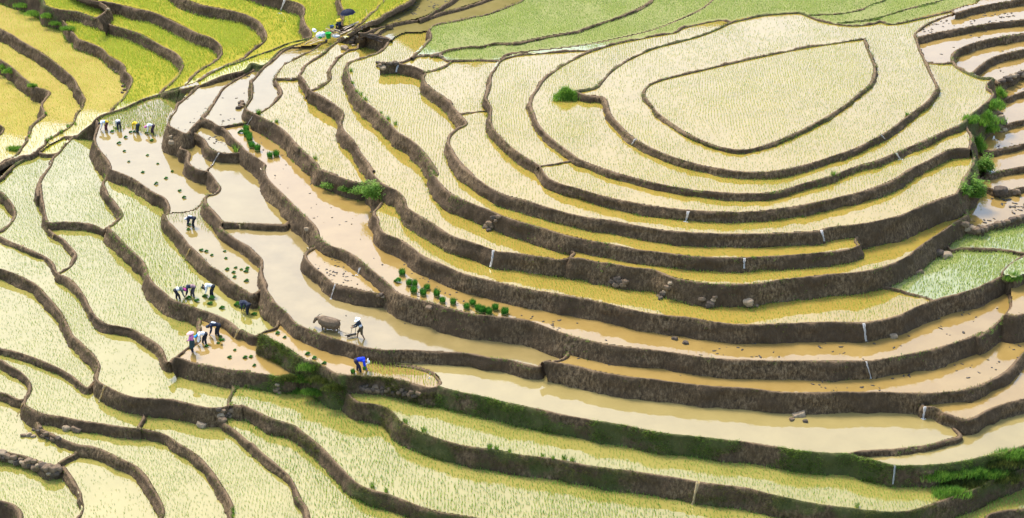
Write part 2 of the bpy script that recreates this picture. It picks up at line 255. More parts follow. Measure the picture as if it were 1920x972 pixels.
R7|R7|698.4,325.2 700.2,334.2 702,354 714.6,379.2 700.2,395.4 706.3,409.8 709.2,426 720,438.6 756,453 792,480 828,496.2 864,512.4 900,522.5 954,534 990,543 1044,552 1098,561 1152,573.6 1206,586.2 1260,593.4 1296,597 1350,606 1400,609.6 1508,606.1 1580.1,604.3 1616.1,605.4 1652.1,600.7 1688.1,591.7 1716.9,577.3 1752.9,562.9 1796.1,552.1 1832.1,541.3 1868.1,525.1 1886.1,516.1 1900.9,521.4 1920,514.8 2012.9,485.2
R8|R8|411.7,236.5 424,244.1 436.4,258.5 448.7,270.8 459,282.1 477.5,293.5 487.8,301.7 496,308.3 493,316.1 496,328.4 506.3,342.8 518.7,355.2 543.6,379.2 570.6,404.4 592.2,426 597.6,445.8 619.2,462 648,471 673.2,487.2 694.8,507 720,526.8 745.2,548.4 774,559.2 810,568.2 882,588 950,595.9 990,601.7 1044,622 1116,641.8 1188,652.6 1260,661.6 1332,672.4 1400,676 1472,677.8 1616.1,677.1 1634.1,676.7 1688.1,668.8 1760.1,652.6 1814.1,634.6 1842.9,622 1831.8,633.4 1864.7,610.3 1887.7,587.3 1897.6,570.8 1894.3,544.5 1897.6,524.7 1899,520.7
R8e|R8x|1886.9,588.1 1887.7,588.9 1900.9,592.2 1920,588.9 2012.9,577.4
m|m|603.6,450.3 597.6,458.4 576,471 569.9,478.2 574.2,487.2 586.8,501.6 604.8,516 622.8,530.4 640.8,535.8 666,541.2 694.8,548.4 716.4,550.9 734.4,541.2 735.4,540
u1|u1|356.1,246.5 362.3,249.2 374.7,256.4 384.9,264.7 393.2,277 407.6,285.6 415.8,287.3 436.4,288.7 450.8,287.3 460,282.8
u2|u2|348.9,251.9 351,264.7 336.6,278 347.9,282.8 354.1,291.4 352,301.7 356.1,309.9 368.5,318.1 389.1,323.3
u2b|u2|389.1,323.3 392.1,316.5 397.3,312 403.5,301.7 407.6,285.6
K|K|419.9,417.6 415.8,427.9 424,436.1 440.5,448.5 454.9,456.7 469.3,464.9 481.6,477.3 489.9,485.5 487.8,499.9 489.9,516.4 498.1,532.8 497.1,541.1 508.4,559.6 516.7,570.3 529.1,582.6 539.3,592.9 549.6,604.2 559.9,610.4 576.4,617.6 597,625.8 617.5,632 642.2,640.2 666.9,647.4 687.5,652.6 720,656.7 738,657.3 774,658 828,659.8 874.8,663.4 910.8,670.6 921.6,672.4 950.4,674.9 972,680.3 1011.6,689.3 1018.8,680.3 1033.2,676.7
u3|u3|389.1,323.3 395.2,330.5 403.5,340.8 410.7,349.4 409.6,357.2 399.3,363.4 391.1,364.1 383.9,370.3 387,382.6 399.3,395 409.6,407.3 419.9,417.6
u3b|u3|419.9,417.6 444.6,419.1 454.9,419.7 485.8,420.1 516.6,420.1 535.1,420.1 559.5,394
K9|R9|1067.9,628.6 1063.8,643.6 1062,667 1033.2,676.7
R9|R9|1018.8,680.3 1024.2,677.8 1044,681.4 1080,686.8 1116,695.8 1188,708.4 1260,717.4 1332,724.6 1400,728.9 1472,736.5 1580.1,736.5 1652.1,736.5 1706.1,738 1760.1,738 1814.1,730 1868.1,708.4 1896.9,686.8 1920,661.6 2012.2,586
R10b|R10b|1727.7,738 1727.7,738.7 1729.5,762.4 1752.9,766 1767.3,775 1785.3,780.4 1806.9,786.2 1824.9,784 1850.1,771.4 1886.1,757 1920,748 2030.2,704.8
R10|R10|820.8,724.6 846,731.8 882,740.8 918,748 950,755.5 1008,767.8 1062,780.4 1116,791.2 1170,798.4 1224,809.2 1296,820 1368,827.2 1400,830.1 1454,838.1 1508,847.1 1562,851.4 1590.9,852.5 1616.1,859.7 1652.1,866.9 1677.3,873 1724.1,873 1778.1,870.5 1814.1,865.1 1850.1,856.1 1886.1,847.1 1920,836.3 2030.2,794.8
R11|R10|1590.9,852.5 1616.1,847.1 1688.1,841.7 1742.1,834.5 1778.1,823.7 1799.7,816.5 1790.7,802.1 1785.3,780.4
J|J|487.9,625.8 506.4,636.1 527,646.4 543.5,656.7 559.9,667 574.3,675.2 590.8,679.3 605.2,687.6 617.5,695.8 629.9,702 646.3,704.4 677.2,705.5 702,706.6 738,710.2 763.2,715.6 792,724.6 810,728.2 820.8,725.3
Jr|J|820.8,725.3 826.2,717.4 822.6,708.4 813.6,699.4 795.6,692.2 774,686.1 738,680.3 729,657.3
Jt|J|487.9,626.3 499.2,621.7 514.7,617.2 522.9,609.4 529.1,582.6
G|G|308.8,402.2 310.9,409.4 319.1,419.7 327.3,430 337.6,442.3 350,456.7 358.2,463.9 368.5,473.2 382.9,487.6 395.2,499.9 411.7,510.2 424,522.6 438.4,532.8 454.9,543.1 469.3,550.7 479.6,549.7 485.8,545.2 497.1,541.1
Gt|F3|308.8,402.2 321.2,400.1 341.7,399.1 362.3,394 372.6,388.8 380.8,376.5 383.9,370.3
F3|F3|179.9,224 183.1,235.8 178,250.2 174.9,260.5 179,274.9 189.3,287.3 199.6,297.6 205.8,309.9 205.8,318.1 222.2,324.3 246.9,334.6 267.5,349 288.1,361.4 306,370.9 316.8,386.4 315,400.1 315.2,401.1
H|H|205.8,318.1 197.5,334.6 191.4,340.8 195.5,351.1 203.7,367.5 208.8,372 227.5,399 223.2,408 208.8,420.6 200.9,424.2 205.2,431.4 216,440.4 237.6,462 259.2,481.8 270,496.2 273.6,512.4 288,532.2 306,548.4 324,562.8 352.8,573.6 378,582.6 396,588 421.2,598.8 439.2,611.4 446.4,618.6 457.2,620.4 459.1,622.8 469.4,628.3 479.7,630.4 487.9,626.3
F2|F2|142,254.4 131.7,259.5 121.4,270.8 111.1,285.2 98.8,295.5 90.5,312 82.3,326.4 72,344.9 67.9,359.3 72,369.6 73.8,343.2 75.6,364.8 81,390 88.2,417 118.8,417 158.4,418.8 180,424.2 194.4,431.4 200.9,424.9
M|M|88.2,417 88.2,418.8 90,431.4 99,438.6 115.2,447.6 129.6,462 139.3,476.4 136.8,489 122.4,503.4 108,513.1 126,521.4 144,537.6 154.8,555.6 165.6,577.2 180,595.2 198,607.8 223.2,613.2 244.8,618.6 270,631.2 295.2,648.1 306,665.2 310.3,676 316.8,680.3 325.8,670.6 329.4,670.6
F1e|PL|70,285.2 82.3,289.3 100.8,288.7 109.1,286.3
F1|F1|-90,408 -28.8,431.7 0,444 21.6,454.8 39.6,462 64.8,472.8 86.4,483.6 97.2,494.4 102.6,508.8 108,513.1
T0|F1|-90,314.4 0,359.4 10.8,370.2 21.6,384.6 27,397.2 21.6,411.6 10.8,426 0,433.9 -28.8,431.7
O|O|-90,483.6 0,505.2 21.6,512.4 46.8,523.2 68.4,535.8 82.8,552 97.2,568.2 111.6,588 122.4,609.6 136.8,631.2 144,636.4 162,654.4 176.4,668.8 185.4,685 181.8,699.4 180,712 194.4,722.8 201.6,726.4 223.2,737.2 252,746.2 288,748 316.8,748.7 345.6,755.2 374.4,762.4 396,766 417.6,764.9 435.6,759.5
N|N|316.8,680.3 329.4,670.6 360,679.6 396,686.8 432,694 468,695.8 468,698.3 514.8,704.8 540,707.3 558,704.1 572.4,686.8 575.2,675.4
Nl|N|329.4,670.6 342,659.8 354.6,650.1 370.8,636.4 374.4,598.8 379.2,582.9
P|P|-90,632.8 0,653.7 21.6,658 50.4,667 79.2,677.8 108,690.4 129.6,703 144,715.6 154.8,724.6 165.6,727.1 180,712
S|S|-90,658 0,675.3 14.4,685 32.4,695.8 46.8,708.4 54.7,724.6 52.2,737.2 46.1,748 45,757 57.6,766 82.8,776.8 115.2,782.2 151.2,789.4 187.2,794.8 216,800.2 244.8,803.8 264.6,804.9
SX|S|264.6,804.9 261,800.2 266.4,791.2 270.7,780.4 271.8,748 271.8,747.2
X|X|264.6,804.9 288,809.2 309.6,816.4 331.2,830.8 356.4,845.2 378,863.2 396,884.8 414,910 428.4,931.6 435.6,949.6 432,971.2 428.4,1010.8
S0|S0|-90,726.4 0,737.2 18,744.4 36,750.5 46.1,748.7
Y|Y|82.9,776.8 82.8,777.5 73.8,794.8 77.4,805.6 93.6,812.8 115.2,823.6 144,834.4 172.8,838 201.6,848.8 230.4,863.2 252,874 273.6,895.6 288,917.2 298.8,942.4 303.1,960.4 298.8,971.2 288,1010.8
Wb|W|-90,834.4 0,847 21.6,852.4 46.8,857.8 72,866.8 93.6,877.6 106.2,874.7 108,870.4 124.2,859.6 142.2,849.5 145.8,835.1
Z|Z|108,870.4 118.8,875.8 133.2,895.6 144,920.8 151.2,942.4 148.3,960.4 142.2,971.2 126,1010.8
Z0|Z1|-90,931.6 0,940.6 18,944.9 30.6,953.2 37.1,965.8 36,978.4 21.6,1010.8
X2|AA|435.6,759.5 419.4,773.2 414,785.8 424.8,798.4 442.8,812.8 468,830.8 471.6,830.8 493.2,852.4 514.8,870.4 536.4,892 550.8,913.6 561.6,935.2 572.4,953.2 577.8,971.2 583.2,1010.8
Y2|CC|435.6,759.5 453.6,764.9 450,760.6 478.8,771.4 511.2,785.8 550.8,798.4 568.8,812.8 594,834.4 612,852.4 630,870.4 651.6,892 673.2,910 698.4,920.8 723.6,926.9 756,938.8 792,951.4 828,960.4 882,969.4 990,992.8 1241.9,1018 1616.1,1018.1 1760.1,1014.5 1842.9,989.3 1853.7,967.7 1878.9,958.7 1920,955.1 2012.2,946.1
CCl|CC|435.6,759.5 432,746.2 437.4,733.6 437.4,694
Y3|DD|644.8,704.2 644.4,706.6 649.8,733.6 666,751.6 687.6,757 716.4,762.4 734.4,773.2 748.8,789.4 774,805.6 810,820 846,830.8 882,838 918,842.3 950,847.7 954,850.2 1008,858.5 1062,866.1 1116,876.5 1188,885.5 1242,892.7 1278,898.5 1299.6,902.8 1314,904.9 1350,910 1400,916.5 1436,926.3 1490,938.9 1544,947.9 1598.1,954 1634.1,958.7 1670.1,961.2 1706.1,958.7 1731.3,951.5 1760.1,940.7 1792.5,930.6 1832.1,917.3 1868.1,897.5 1920,879.5 2012.2,838.1
"""
SEEDS="""
V0b|-33.9,244.4
V0|27.2,190.1
V1|101.8,190.1
V2|183.3,183.3
V3|271.6,152.7
V4|356.4,101.8 135.8,10.2
V5|441.3,74.7
V6|518.8,53.5
V7|601.1,24.7
V8|662.8,32.9
V9|718.8,24.7
PA|393.8,144.3
PL|123.5,260.5
F1|43.2,400.8
F2|126,372
F3|270,339.6
F4|347.9,217.3
F5|419.9,211.2
F6|502.3,123.5
Tt|526.9,211.2
Tb|547.6,129.6
Q|594.9,131.7
R6|636,148.1 681.7,86.4
R6b|1508,494.5
R5|722.9,154.3
R4|846.3,154.3 794.9,119.3 900,290
R3|967.9,203.7 1116,346.8
R2|1052.7,237.6
R1|1171.6,203.7
R0|1501.8,135.8
T1|1001.8,40.7
T2|967.9,90
T3|1535.8,13.6
T4|1637.6,27.2
T5|1739.4,20.4
O1|764,51.4
O2|846.3,14.4
O3|764,24.7
O3b|708.5,56.6
W1|1858.2,1.7
W2|1824.3,33.9
W3|1766.6,95
W4|1841.3,101.8
W5|1882,135.8
W6|1904,167.9
W7|1904,205
W8|1904,257.5
W9|1888.5,300.7
W10|1888.5,344
GC|1881.2,392.9
GB|1864.7,448.9
GA|1831.8,508.2
GD|1910.8,498.3
R7|1508,588.1
R8|666,444
R8x|1917.4,557.6
R9|1508,726.4
m|651.6,508.8
u1|411.7,268.8
u2|368.5,301.7
u3|434.3,344.9
K|526.9,462.9
G|403.5,483.5
H|288,501.6
J|564,652.6
N|450,676
R10|1508,823.7
R10b|1850.1,758.8
R11|1832.1,838.1
M|180,516
O|234,694
P|108,665.2
S|108,737.2
S0|10.8,722.8
W|18,809.2
X|360,816.4
Y|252,838
Z|216,910
Z1|54,917.2
Z0|10.8,982
T0|3.6,408
AA|486,823.6
CC|666,845.2
DD|1116,838
BT|1896.9,976.7
"""
# ------------------------------------------------------------------ terraces: lip lines as (face above, points); downslope on the right hand of travel
LIPS={}
for row in LIPDATA.strip().split('\n'):
    n,u,p=row.split('|'); LIPS[n]=(u,np.array([[float(q) for q in s.split(',')] for s in p.split()]))
def smooth_line(p,closed=False,step=3.0):
    q=np.vstack([p[-1:],p,p[:2]]) if closed else np.vstack([2*p[0]-p[1],p,2*p[-1]-p[-2]])
    out=[]
    for i in range(1,len(q)-2):
        a,b,c,d=q[i-1:i+3]
        n=max(2,int(np.hypot(*(c-b))/step)); t=np.linspace(0,1,n,endpoint=False)[:,None]
        # centripetal-like: damp the tangents
        ta=(c-a)*.5; tb=(d-b)*.5; L=np.hypot(*(c-b))
        la=np.hypot(*ta)+1e-6; lb=np.hypot(*tb)+1e-6
        ta=ta*min(1,L/la); tb=tb*min(1,L/lb)
        out.append((2*t**3-3*t**2+1)*b+(t**3-2*t**2+t)*ta+(-2*t**3+3*t**2)*c+(t**3-t**2)*tb)
    if not closed: out.append(q[-2:-1])
    return np.vstack(out)
X0,Y0,X1,Y1,CS=-86,-30,2008,1004,2
GW,GH=(X1-X0)//CS,(Y1-Y0)//CS
SM={n:smooth_line(p,n=='R0') for n,(u,p) in LIPS.items()}
line=np.zeros((GH,GW),bool)
for n,p in SM.items():
    if n=='R0': p=np.vstack([p,p[:1]])
    for a,b in zip(p[:-1],p[1:]):
        k=int(np.abs(b-a).max())+2
        s=a+(b-a)*np.linspace(0,1,k)[:,None]
        xs=((s[:,0]-X0)/CS).astype(int); ys=((s[:,1]-Y0)/CS).astype(int)
        ok=(xs>=0)&(ys>=0)&(xs<GW)&(ys<GH); line[ys[ok],xs[ok]]=True
FACES=list(LEVEL); lab=np.full((GH,GW),-1,np.int32)
for row in SEEDS.strip().split('\n'):
    n,ps=row.split('|'); fi=FACES.index(n)
    for s in ps.split():
        x,y=(float(v) for v in s.split(',')); q=[(int((y-Y0)/CS),int((x-X0)/CS))]
        if lab[q[0]]>=0 or line[q[0]]:
            print('SEED?',n,s); continue
        lab[q[0]]=fi
        while q:
            yy,xx=q.pop()
            for a,b in((yy+1,xx),(yy-1,xx),(yy,xx+1),(yy,xx-1)):
                if 0<=a<GH and 0<=b<GW and lab[a,b]<0 and not line[a,b]: lab[a,b]=fi; q.append((a,b))
# water height of a face at a picture x (two narrow ditches climb beside the path)
XI={'PA':([300,377,590,680],['F3','F4','F6','Tt'],[.1,.1,.2,.45]),
    'P1':([-90,120,180,300,377],['F1','F1','F3','F3','F4'],[.12,.15,.1,.12,.1]),
    'PL':([0,180],['F1','F1'],[.1,.2]),
    'RBt':([632,700,800],['Tt','O3','O3'],[.75,.5,.9])}
XI['PB']=XI['PA']
XI['O1f']=([632,662,690,700],['Tt','Tt','R6','O1'],[.7,.9,.6,.11]); XI['O1']=([632,690,712],['Tt','O1','O1'],[.6,-.2,0]); XI['O3b']=([660,690,712],['Tt','O3','O3'],[1.2,-.3,0])
def zf(n,px):
    if n in XI:
        xs,f,d=XI[n]; return np.interp(px,xs,[LEVEL[a]+b for a,b in zip(f,d)])
    return np.full(np.shape(px),LEVEL[n])
LVA=np.array([LEVEL[f] for f in FACES]+[-99.])
def shift(m,dy,dx):
    o=np.zeros_like(m); h,w=m.shape
    o[max(0,dy):h+min(0,dy),max(0,dx):w+min(0,dx)]=m[max(0,-dy):h-max(0,dy),max(0,-dx):w-max(0,dx)]; return o
def dil(m,allow=None):
    o=m|shift(m,1,0)|shift(m,-1,0)|shift(m,0,1)|shift(m,0,-1)
    return o&allow if allow is not None else o
def lab_at(px,py):
    xs=np.clip(((np.asarray(px)-X0)/CS).astype(int),0,GW-1); ys=np.clip(((np.asarray(py)-Y0)/CS).astype(int),0,GH-1)
    return lab[ys,xs]
levmap=np.where(lab>=0,LVA[lab],np.nan)
# distance (cells, capped) to the nearest lip line
dist=np.full((GH,GW),20,np.int32); m=line.copy(); dist[m]=0
for k in range(1,20):
    m2=dil(m); dist[m2&~m]=k; m=m2
OWN=np.full((GH,GW),-1,np.int32); LN=list(SM); OZ=np.zeros((GH,GW))
for k,(n,p) in enumerate(SM.items()):
    for a,b in zip(p[:-1],p[1:]):
        m=int(np.abs(b-a).max())+2; q=a+(b-a)*np.linspace(0,1,m)[:,None]; xs=((q[:,0]-X0)/CS).astype(int); ys=((q[:,1]-Y0)/CS).astype(int); zz=zf(LIPS[n][0],q[:,0])
        ok=(xs>=0)&(ys>=0)&(xs<GW)&(ys<GH); xs,ys,zz=xs[ok],ys[ok],zz[ok]; up=(OWN[ys,xs]<0)|(zz>OZ[ys,xs]); OWN[ys[up],xs[up]]=k; OZ[ys[up],xs[up]]=zz[up]
WATER={**{f:'water_mud' for f in 'R8x R9 R10b W1 W2 W3 W4 W5 W6 W7 W8 W9 W10 GC m R8'.split()},**{f:'water_tan' for f in 'u1 u2 u3 F4 F5 F6 G F3'.split()},**{f:'water_lime' for f in 'F1 F2 M O P S X Y AA CC H DD Z Z1 Z0 W T0 S0'.split()},'V0b':'water_gold','V0':'water_gold','V1':'water_gold','V2':'water_gold','K':'water_plow','R10':'water_ochre','R11':'water_ochre','N':'water_mud','J':'water_mud',
  **{f:'water_yellow' for f in 'V3 V4 V5 V6 V7 V8 V9 PA PL'.split()},**{f:'water_green' for f in 'T1 T2 T3 T4 T5 GA GB GD'.split()},**{f:'water_olive' for f in 'O1 O2 O3 O3b BT'.split()}}
WLABEL={'K':'muddy brown water of the long paddy where the buffalo works','F3':'still muddy water of the paddy with four planters in a row','R8':'long strip of muddy water holding rows of dark green seedling bundles','R0':'water of the egg shaped paddy ringed by a bund on the knoll','R10':'wide cream reflecting water above the mossy bank'}
def big(mask,n):
    o=mask
    for _ in range(n): o=dil(o)
    return o
for fi,f in enumerate(FACES):
    base=lab==fi
    if f in('O1','O3b','O3'): base=base&((X0+CS*np.arange(GW))[None,:]>=694)
    if not base.any(): continue
    allow=base|(line&(OZ>LEVEL[f]+.03))|((lab>=0)&(LVA[lab]>LEVEL[f]+.03))
    ys,xs=np.where(base); y0,y1,x0,x1=max(0,ys.min()-26),min(GH,ys.max()+27),max(0,xs.min()-26),min(GW,xs.max()+27)
    m=base[y0:y1,x0:x1].copy(); al=allow[y0:y1,x0:x1]
    m=dil(m,al|line[y0:y1,x0:x1])
    if f not in XI:
        for _ in range(22): m=dil(m,al)
    h,w=m.shape; B=6; H2,W2=(h//B)*B,(w//B)*B
    blk=m[:H2,:W2].reshape(H2//B,B,W2//B,B).all((1,3))
    quads=[]
    bys,bxs=np.where(blk); quads.append(np.stack([bxs*B,bys*B,bxs*B+B,bys*B+B],1))
    sm=m.copy(); sm[:H2,:W2]&=~np.repeat(np.repeat(blk,B,0),B,1)
    cy,cx=np.where(sm); quads.append(np.stack([cx,cy,cx+1,cy+1],1))
    q=np.vstack(quads)
    cor=np.stack([q[:,[0,3]],q[:,[2,3]],q[:,[2,1]],q[:,[0,1]]],1).reshape(-1,2)
    uq,inv=np.unique(cor,axis=0,return_inverse=True)
    px=X0+CS*(uq[:,0]+x0); py=Y0+CS*(uq[:,1]+y0)
    o=mesh_np('paddy_water',PT(px,py,zf(f,px)),inv.reshape(-1,4),WATER.get(f,'water_rice'))
    tag(o,WLABEL.get(f,'still shallow water standing in a terraced paddy'),None,'paddy water',kind='structure')
# ---- banks: a lip rim of trodden mud and the battered face below it
MOSS={'R10':.52,'Y3':.34,'Y2':.3,'T4':.8,'T3':.3,'PA':.45,'P1':.3,'PB':.45,'RB':.05,'J':.25,'R1t':.3,'CCl':.6,'R0':.18,'R1':.1,'F1e':.3,'V1':.12,'V2':.1,'O':.1}
BATTER=.3
BANKS={}
def trim(P,n):
    """cut the ends of a lip where it would run up the face of a higher bank"""
    me=LN.index(n)
    def covered(p):
        px,py=PIX(p); x=int((px-X0)/CS); y=int((py-Y0)/CS); sc_=F_PX/np.linalg.norm(p-np.array([0,0,CAM_H]))
        for k in range(0,40):
            if 0<=y-k<GH:
                for dx in(-1,0,1):
                    if 0<=x+dx<GW and OWN[y-k,x+dx]>=0 and OWN[y-k,x+dx]!=me:
                        dz=OZ[y-k,x+dx]-p[2]+.1
                        if dz>.28 and k*CS<dz*sc_*1.08+3: return True
        return False
    a=0
    while a<25 and a<len(P)//3 and covered(P[a]): a+=1
    b=0
    while b<25 and b<len(P)//3 and covered(P[-1-b]): b+=1
    a=max(0,a-2); b=max(0,b-2)
    return P[a:len(P)-b]
def resample(p,step):
    s=np.r_[0,np.cumsum(np.hypot(*np.diff(p[:,:2],axis=0).T))]; n=max(3,int(s[-1]/step)+1); t=np.linspace(0,s[-1],n)
    return np.stack([np.interp(t,s,p[:,k]) for k in range(p.shape[1])],1)
for n,(u,_) in LIPS.items():
    sp=SM[n]; closed=n=='R0'
    if closed: sp=np.vstack([sp,sp[:1]])
    z=zf(u,sp[:,0])+.11
    P=resample(PT(sp[:,0],sp[:,1],z),.16); P=P if closed else trim(P,n)
    tg=np.gradient(P[:,:2],axis=0)
    if closed: tg[0]=tg[-1]=(P[1,:2]-P[-2,:2])
    for _ in range(3):
        tg[1:-1]=(tg[:-2]+tg[1:-1]*2+tg[2:])/4
    tg/=np.linalg.norm(tg,axis=1,keepdims=True)+1e-9
    nr=np.stack([tg[:,1],-tg[:,0]],1)          # downslope side
    px,py=PIX(P); lo=P[:,2]-.11
    low=lo.copy()
    for s in (4,7,11):
        for sg in (1,-1):
            qx,qy=PIX(P+np.c_[nr*sg*s/28*1.3,np.zeros(len(P))]); l=lab_at(qx,qy); lv=np.where(l>=0,LVA[l],99)
            for xf in XI:
                if xf in FACES: lv=np.where(l==FACES.index(xf),zf(xf,qx),lv)
            low=np.minimum(low,np.where(lv<50,lv,low))
    k=9; pad=np.pad(low,k,mode='edge'); low=np.min([pad[i:i+len(low)] for i in range(2*k+1)],0)
    pad=np.pad(low,k,mode='edge'); low=np.mean([pad[i:i+len(low)] for i in range(2*k+1)],0)
    drop=P[:,2]-low+.35
    rimw=1.0+.25*fbm(np.c_[P[:,:2]*.5,P[:,2:]])
    prof=[(-.27,-.34),(-.19,-.13),(-.12,-.02),(-.05,.025),(.02,.008),(.075,-.06)]
    NR=11; rows=[]
    for d,h in prof: rows.append((d*rimw,np.full(len(P),h)))
    for i in range(1,NR+1):
        t=i/NR; h=drop*t; rows.append((.1+BATTER*(h-.05)+.03*np.sin(t*9+P[:,0]),-h-.03))
    D=np.array([r[0] for r in rows]); Hh=np.array([r[1] for r in rows])
    vx=P[None,:,0]+nr[None,:,0]*D; vy=P[None,:,1]+nr[None,:,1]*D; vz=P[None,:,2]+Hh
    vv=np.stack([vx,vy,vz],-1)
    a=fbm(vv*np.array([1.1,1.1,.8]),3); b=noise(vv*np.array([5.2,5.2,3.0])+40); c2=noise(vv*np.array([.45,.45,.2])+90)
    amp=np.r_[[.4,.5,.6,.7,.8,.9],np.linspace(1.0,1.3,NR)][:,None]
    off=(.11*a+.05*b+.13*c2)*amp
    vv[...,0]+=nr[None,:,0]*off; vv[...,1]+=nr[None,:,1]*off
    vv[:6,:,2]+=np.clip(.05*b[:6]+.06*a[:6],-.06,.12)
    r,cN=D.shape; I=np.arange(r*cN).reshape(r,cN)
    fc=np.stack([I[:-1,:-1],I[1:,:-1],I[1:,1:],I[:-1,1:]],-1).reshape(-1,4)
    ms=np.full(vv.shape[:2],MOSS.get(n,0.0))
    if n=='N': ms[:,px>455]=.6
    if n=='V4': ms[:,px<130]=.35
    if n in('R2','R4'): ms[:,px>1793]=.35
    if n in('GA','Y3'): pass
    if n=='J': ms[:,(px>470)&(px<650)]=.55
    if n=='CC': pass
    ms=ms*np.clip(.75+1.1*fbm(vv*np.array([.35,.35,.6])+5,2),.15,1.5)
    o=mesh_np('terrace_bank',vv.reshape(-1,3),fc,'mud',smooth=True,attrs={'moss':ms.ravel()})
    tag(o,'brown mud bund and earth bank stepping down between two paddies',None,'terrace banks',kind='structure')
    BANKS[n]=(vv,nr,ms,px,low)
# ---- hillside below everything and the valley floor
gx=np.arange(-1000,2921,50); gy=np.arange(-420,1500,50)
GX,GY=np.meshgrid(gx,gy); ZL=np.zeros(GX.shape)
for i in range(GX.shape[0]):
    for j in range(GX.shape[1]):
        x=min(max(GX[i,j],0),1919); y=min(max(GY[i,j],0),971)
        a,b=int((y-Y0)/CS),int((x-X0)/CS); w=levmap[max(0,a-40):a+41,max(0,b-40):b+41]
        ZL[i,j]=np.nanmin(w)-1.2-.004*max(0,GY[i,j]-972)
hv=PT(GX.ravel(),GY.ravel(),ZL.ravel()); I=np.arange(GX.size).reshape(GX.shape)
o=mesh_np('hillside',hv,np.stack([I[1:,:-1],I[1:,1:],I[:-1,1:],I[:-1,:-1]],-1).reshape(-1,4),'mud',smooth=True,attrs={'moss':np.full(GX.size,.5)})
tag(o,'earth of the hillside under the terraces',kind='structure')
# ---- the hill goes on rising behind the picture, terraced like the rest
hx=np.linspace(-160,160,110); hy=np.linspace(0,1,70); HX,HYt=np.meshgrid(hx,hy)
w=1/(1+np.exp((HX+12)/7)); start=w*173+(1-w)*153+3*noise(np.stack([HX*.05,0*HX,0*HX],-1)); z0=w*-3+(1-w)*4.5; top=w*20.5+(1-w)*(19.8+2.2*np.exp(-(HX/16)**2))+3.6*np.exp(-((HX+6)/9)**2)
HY=start+HYt*(26-4*w); sl=HYt*1.15-.02+.06*fbm(np.stack([HX*.06,HY*.06,0*HX],-1)); zz=z0+(top-z0)*np.clip(sl,0,1.1); st=1.6; fr=zz/st-np.floor(zz/st); zz=st*(np.floor(zz/st)+np.clip((fr-.6)/.4,0,1))
hvv=np.stack([HX,HY,zz],-1); I=np.arange(HX.size).reshape(HX.shape)
o=mesh_np('hill',hvv.reshape(-1,3),np.stack([I[:-1,:-1],I[:-1,1:],I[1:,1:],I[1:,:-1]],-1).reshape(-1,4),'mud',attrs={'moss':np.full(HX.size,.45)})
tag(o,'terraced hill rising behind the topmost paddies',kind='structure')
o=mesh_np('valley_ground',[(-3000,-3000,-45),(3000,-3000,-45),(3000,5000,-45),(-3000,5000,-45)],[[0,1,2,3]],'mud',attrs={'moss':[.5]*4})
tag(o,'green valley floor far below the terraces',kind='structure')

# ------------------------------------------------------------------ rice seedlings, blade by blade
def blades(base,yaw,lean,h,w,tint):
    """one triangle pair (bent blade) per entry"""
    n=len(base); dx,dy=np.cos(yaw),np.sin(yaw); sx,sy=-dy,dx
    v=np.zeros((n,5,3)); 
    v[:,0]=base+np.stack([sx*w,sy*w,0*h],1); v[:,1]=base-np.stack([sx*w,sy*w,0*h],1)
    mid=base+np.stack([dx*lean*.35,dy*lean*.35,h*.6],1)
    v[:,2]=mid-np.stack([sx*w*.8,sy*w*.8,0*h],1); v[:,3]=mid+np.stack([sx*w*.8,sy*w*.8,0*h],1)
    v[:,4]=base+np.stack([dx*lean,dy*lean,h],1)
    i=np.arange(n)*5
    f=np.concatenate([np.stack([i,i+1,i+2],1),np.stack([i,i+2,i+3],1),np.stack([i+3,i+2,i+4],1)])
    return v.reshape(-1,3),f,np.repeat(tint,5)
# face: (material, spacing, blades per hill, height, half width, region test on picture px)
yes=lambda x,y:np.ones(len(x),bool)
RICE={}
for f in 'R0 R1 R2 R3 R4 R5 R6 Q Tb R6b F1 F2 M O P S S0 W X Y Z Z1 Z0 T0 AA CC'.split(): RICE[f]=('rice_pale',.19,4,.15,.0065,yes)
for f in 'F1 F2 M O P S S0 W X Y Z Z1 Z0 T0 AA CC'.split(): RICE[f]=('rice_lime',.19,4,.15,.0075,yes)
for f in ('CC','AA'): RICE[f]=('rice_lime',.18,4,.19,.011,yes)
RICE['DD']=('rice_lime',.19,4,.16,.008,yes)
for f in 'R7 Tt'.split(): RICE[f]=('rice_pale',.19,4,.16,.0075,yes)
for f in 'V0b V0 V1 V2'.split(): RICE[f]=('rice_yellow',.2,3,.18,.010,yes)
for f in 'V3 V4 V5 V6 V7 V8 V9'.split(): RICE[f]=('rice_yellow',.15,5,.27,.012,yes)
for f in 'T1 T2 T3 T4 T5 GA GB GD'.split(): RICE[f]=('rice_green',.15,5,.17,.0085,yes)
for f in 'GA GB GD'.split(): RICE[f]=('rice_green',.15,5,.18,.012,yes)
for f in 'PA PL'.split(): RICE[f]=('rice_yellow',.2,4,.2,.014,yes)
RICE['BT']=('rice_yellow',.16,5,.25,.014,yes)
RICE['F3']=('rice_green',.15,4,.2,.013,lambda x,y:(y<243+(x-205)*.09+6*np.sin(x*.07))&((y<236)|(x>212)))
RICE['G']=('rice_green',.19,3,.2,.012,lambda x,y:y<415+ (x-330)*.25+5*np.sin(x*.1))
RICE['H']=('rice_pale',.2,3,.2,.012,lambda x,y:((y<555-(x-300)*.05+6*np.sin(x*.05))&(x<372+ (y-520)*.3))|((x>425)&(y>x*.55+337+5*np.sin(x*.2))))
RICE['J']=('rice_yellow',.19,3,.22,.013,lambda x,y:x>682+4*np.sin(y*.3))
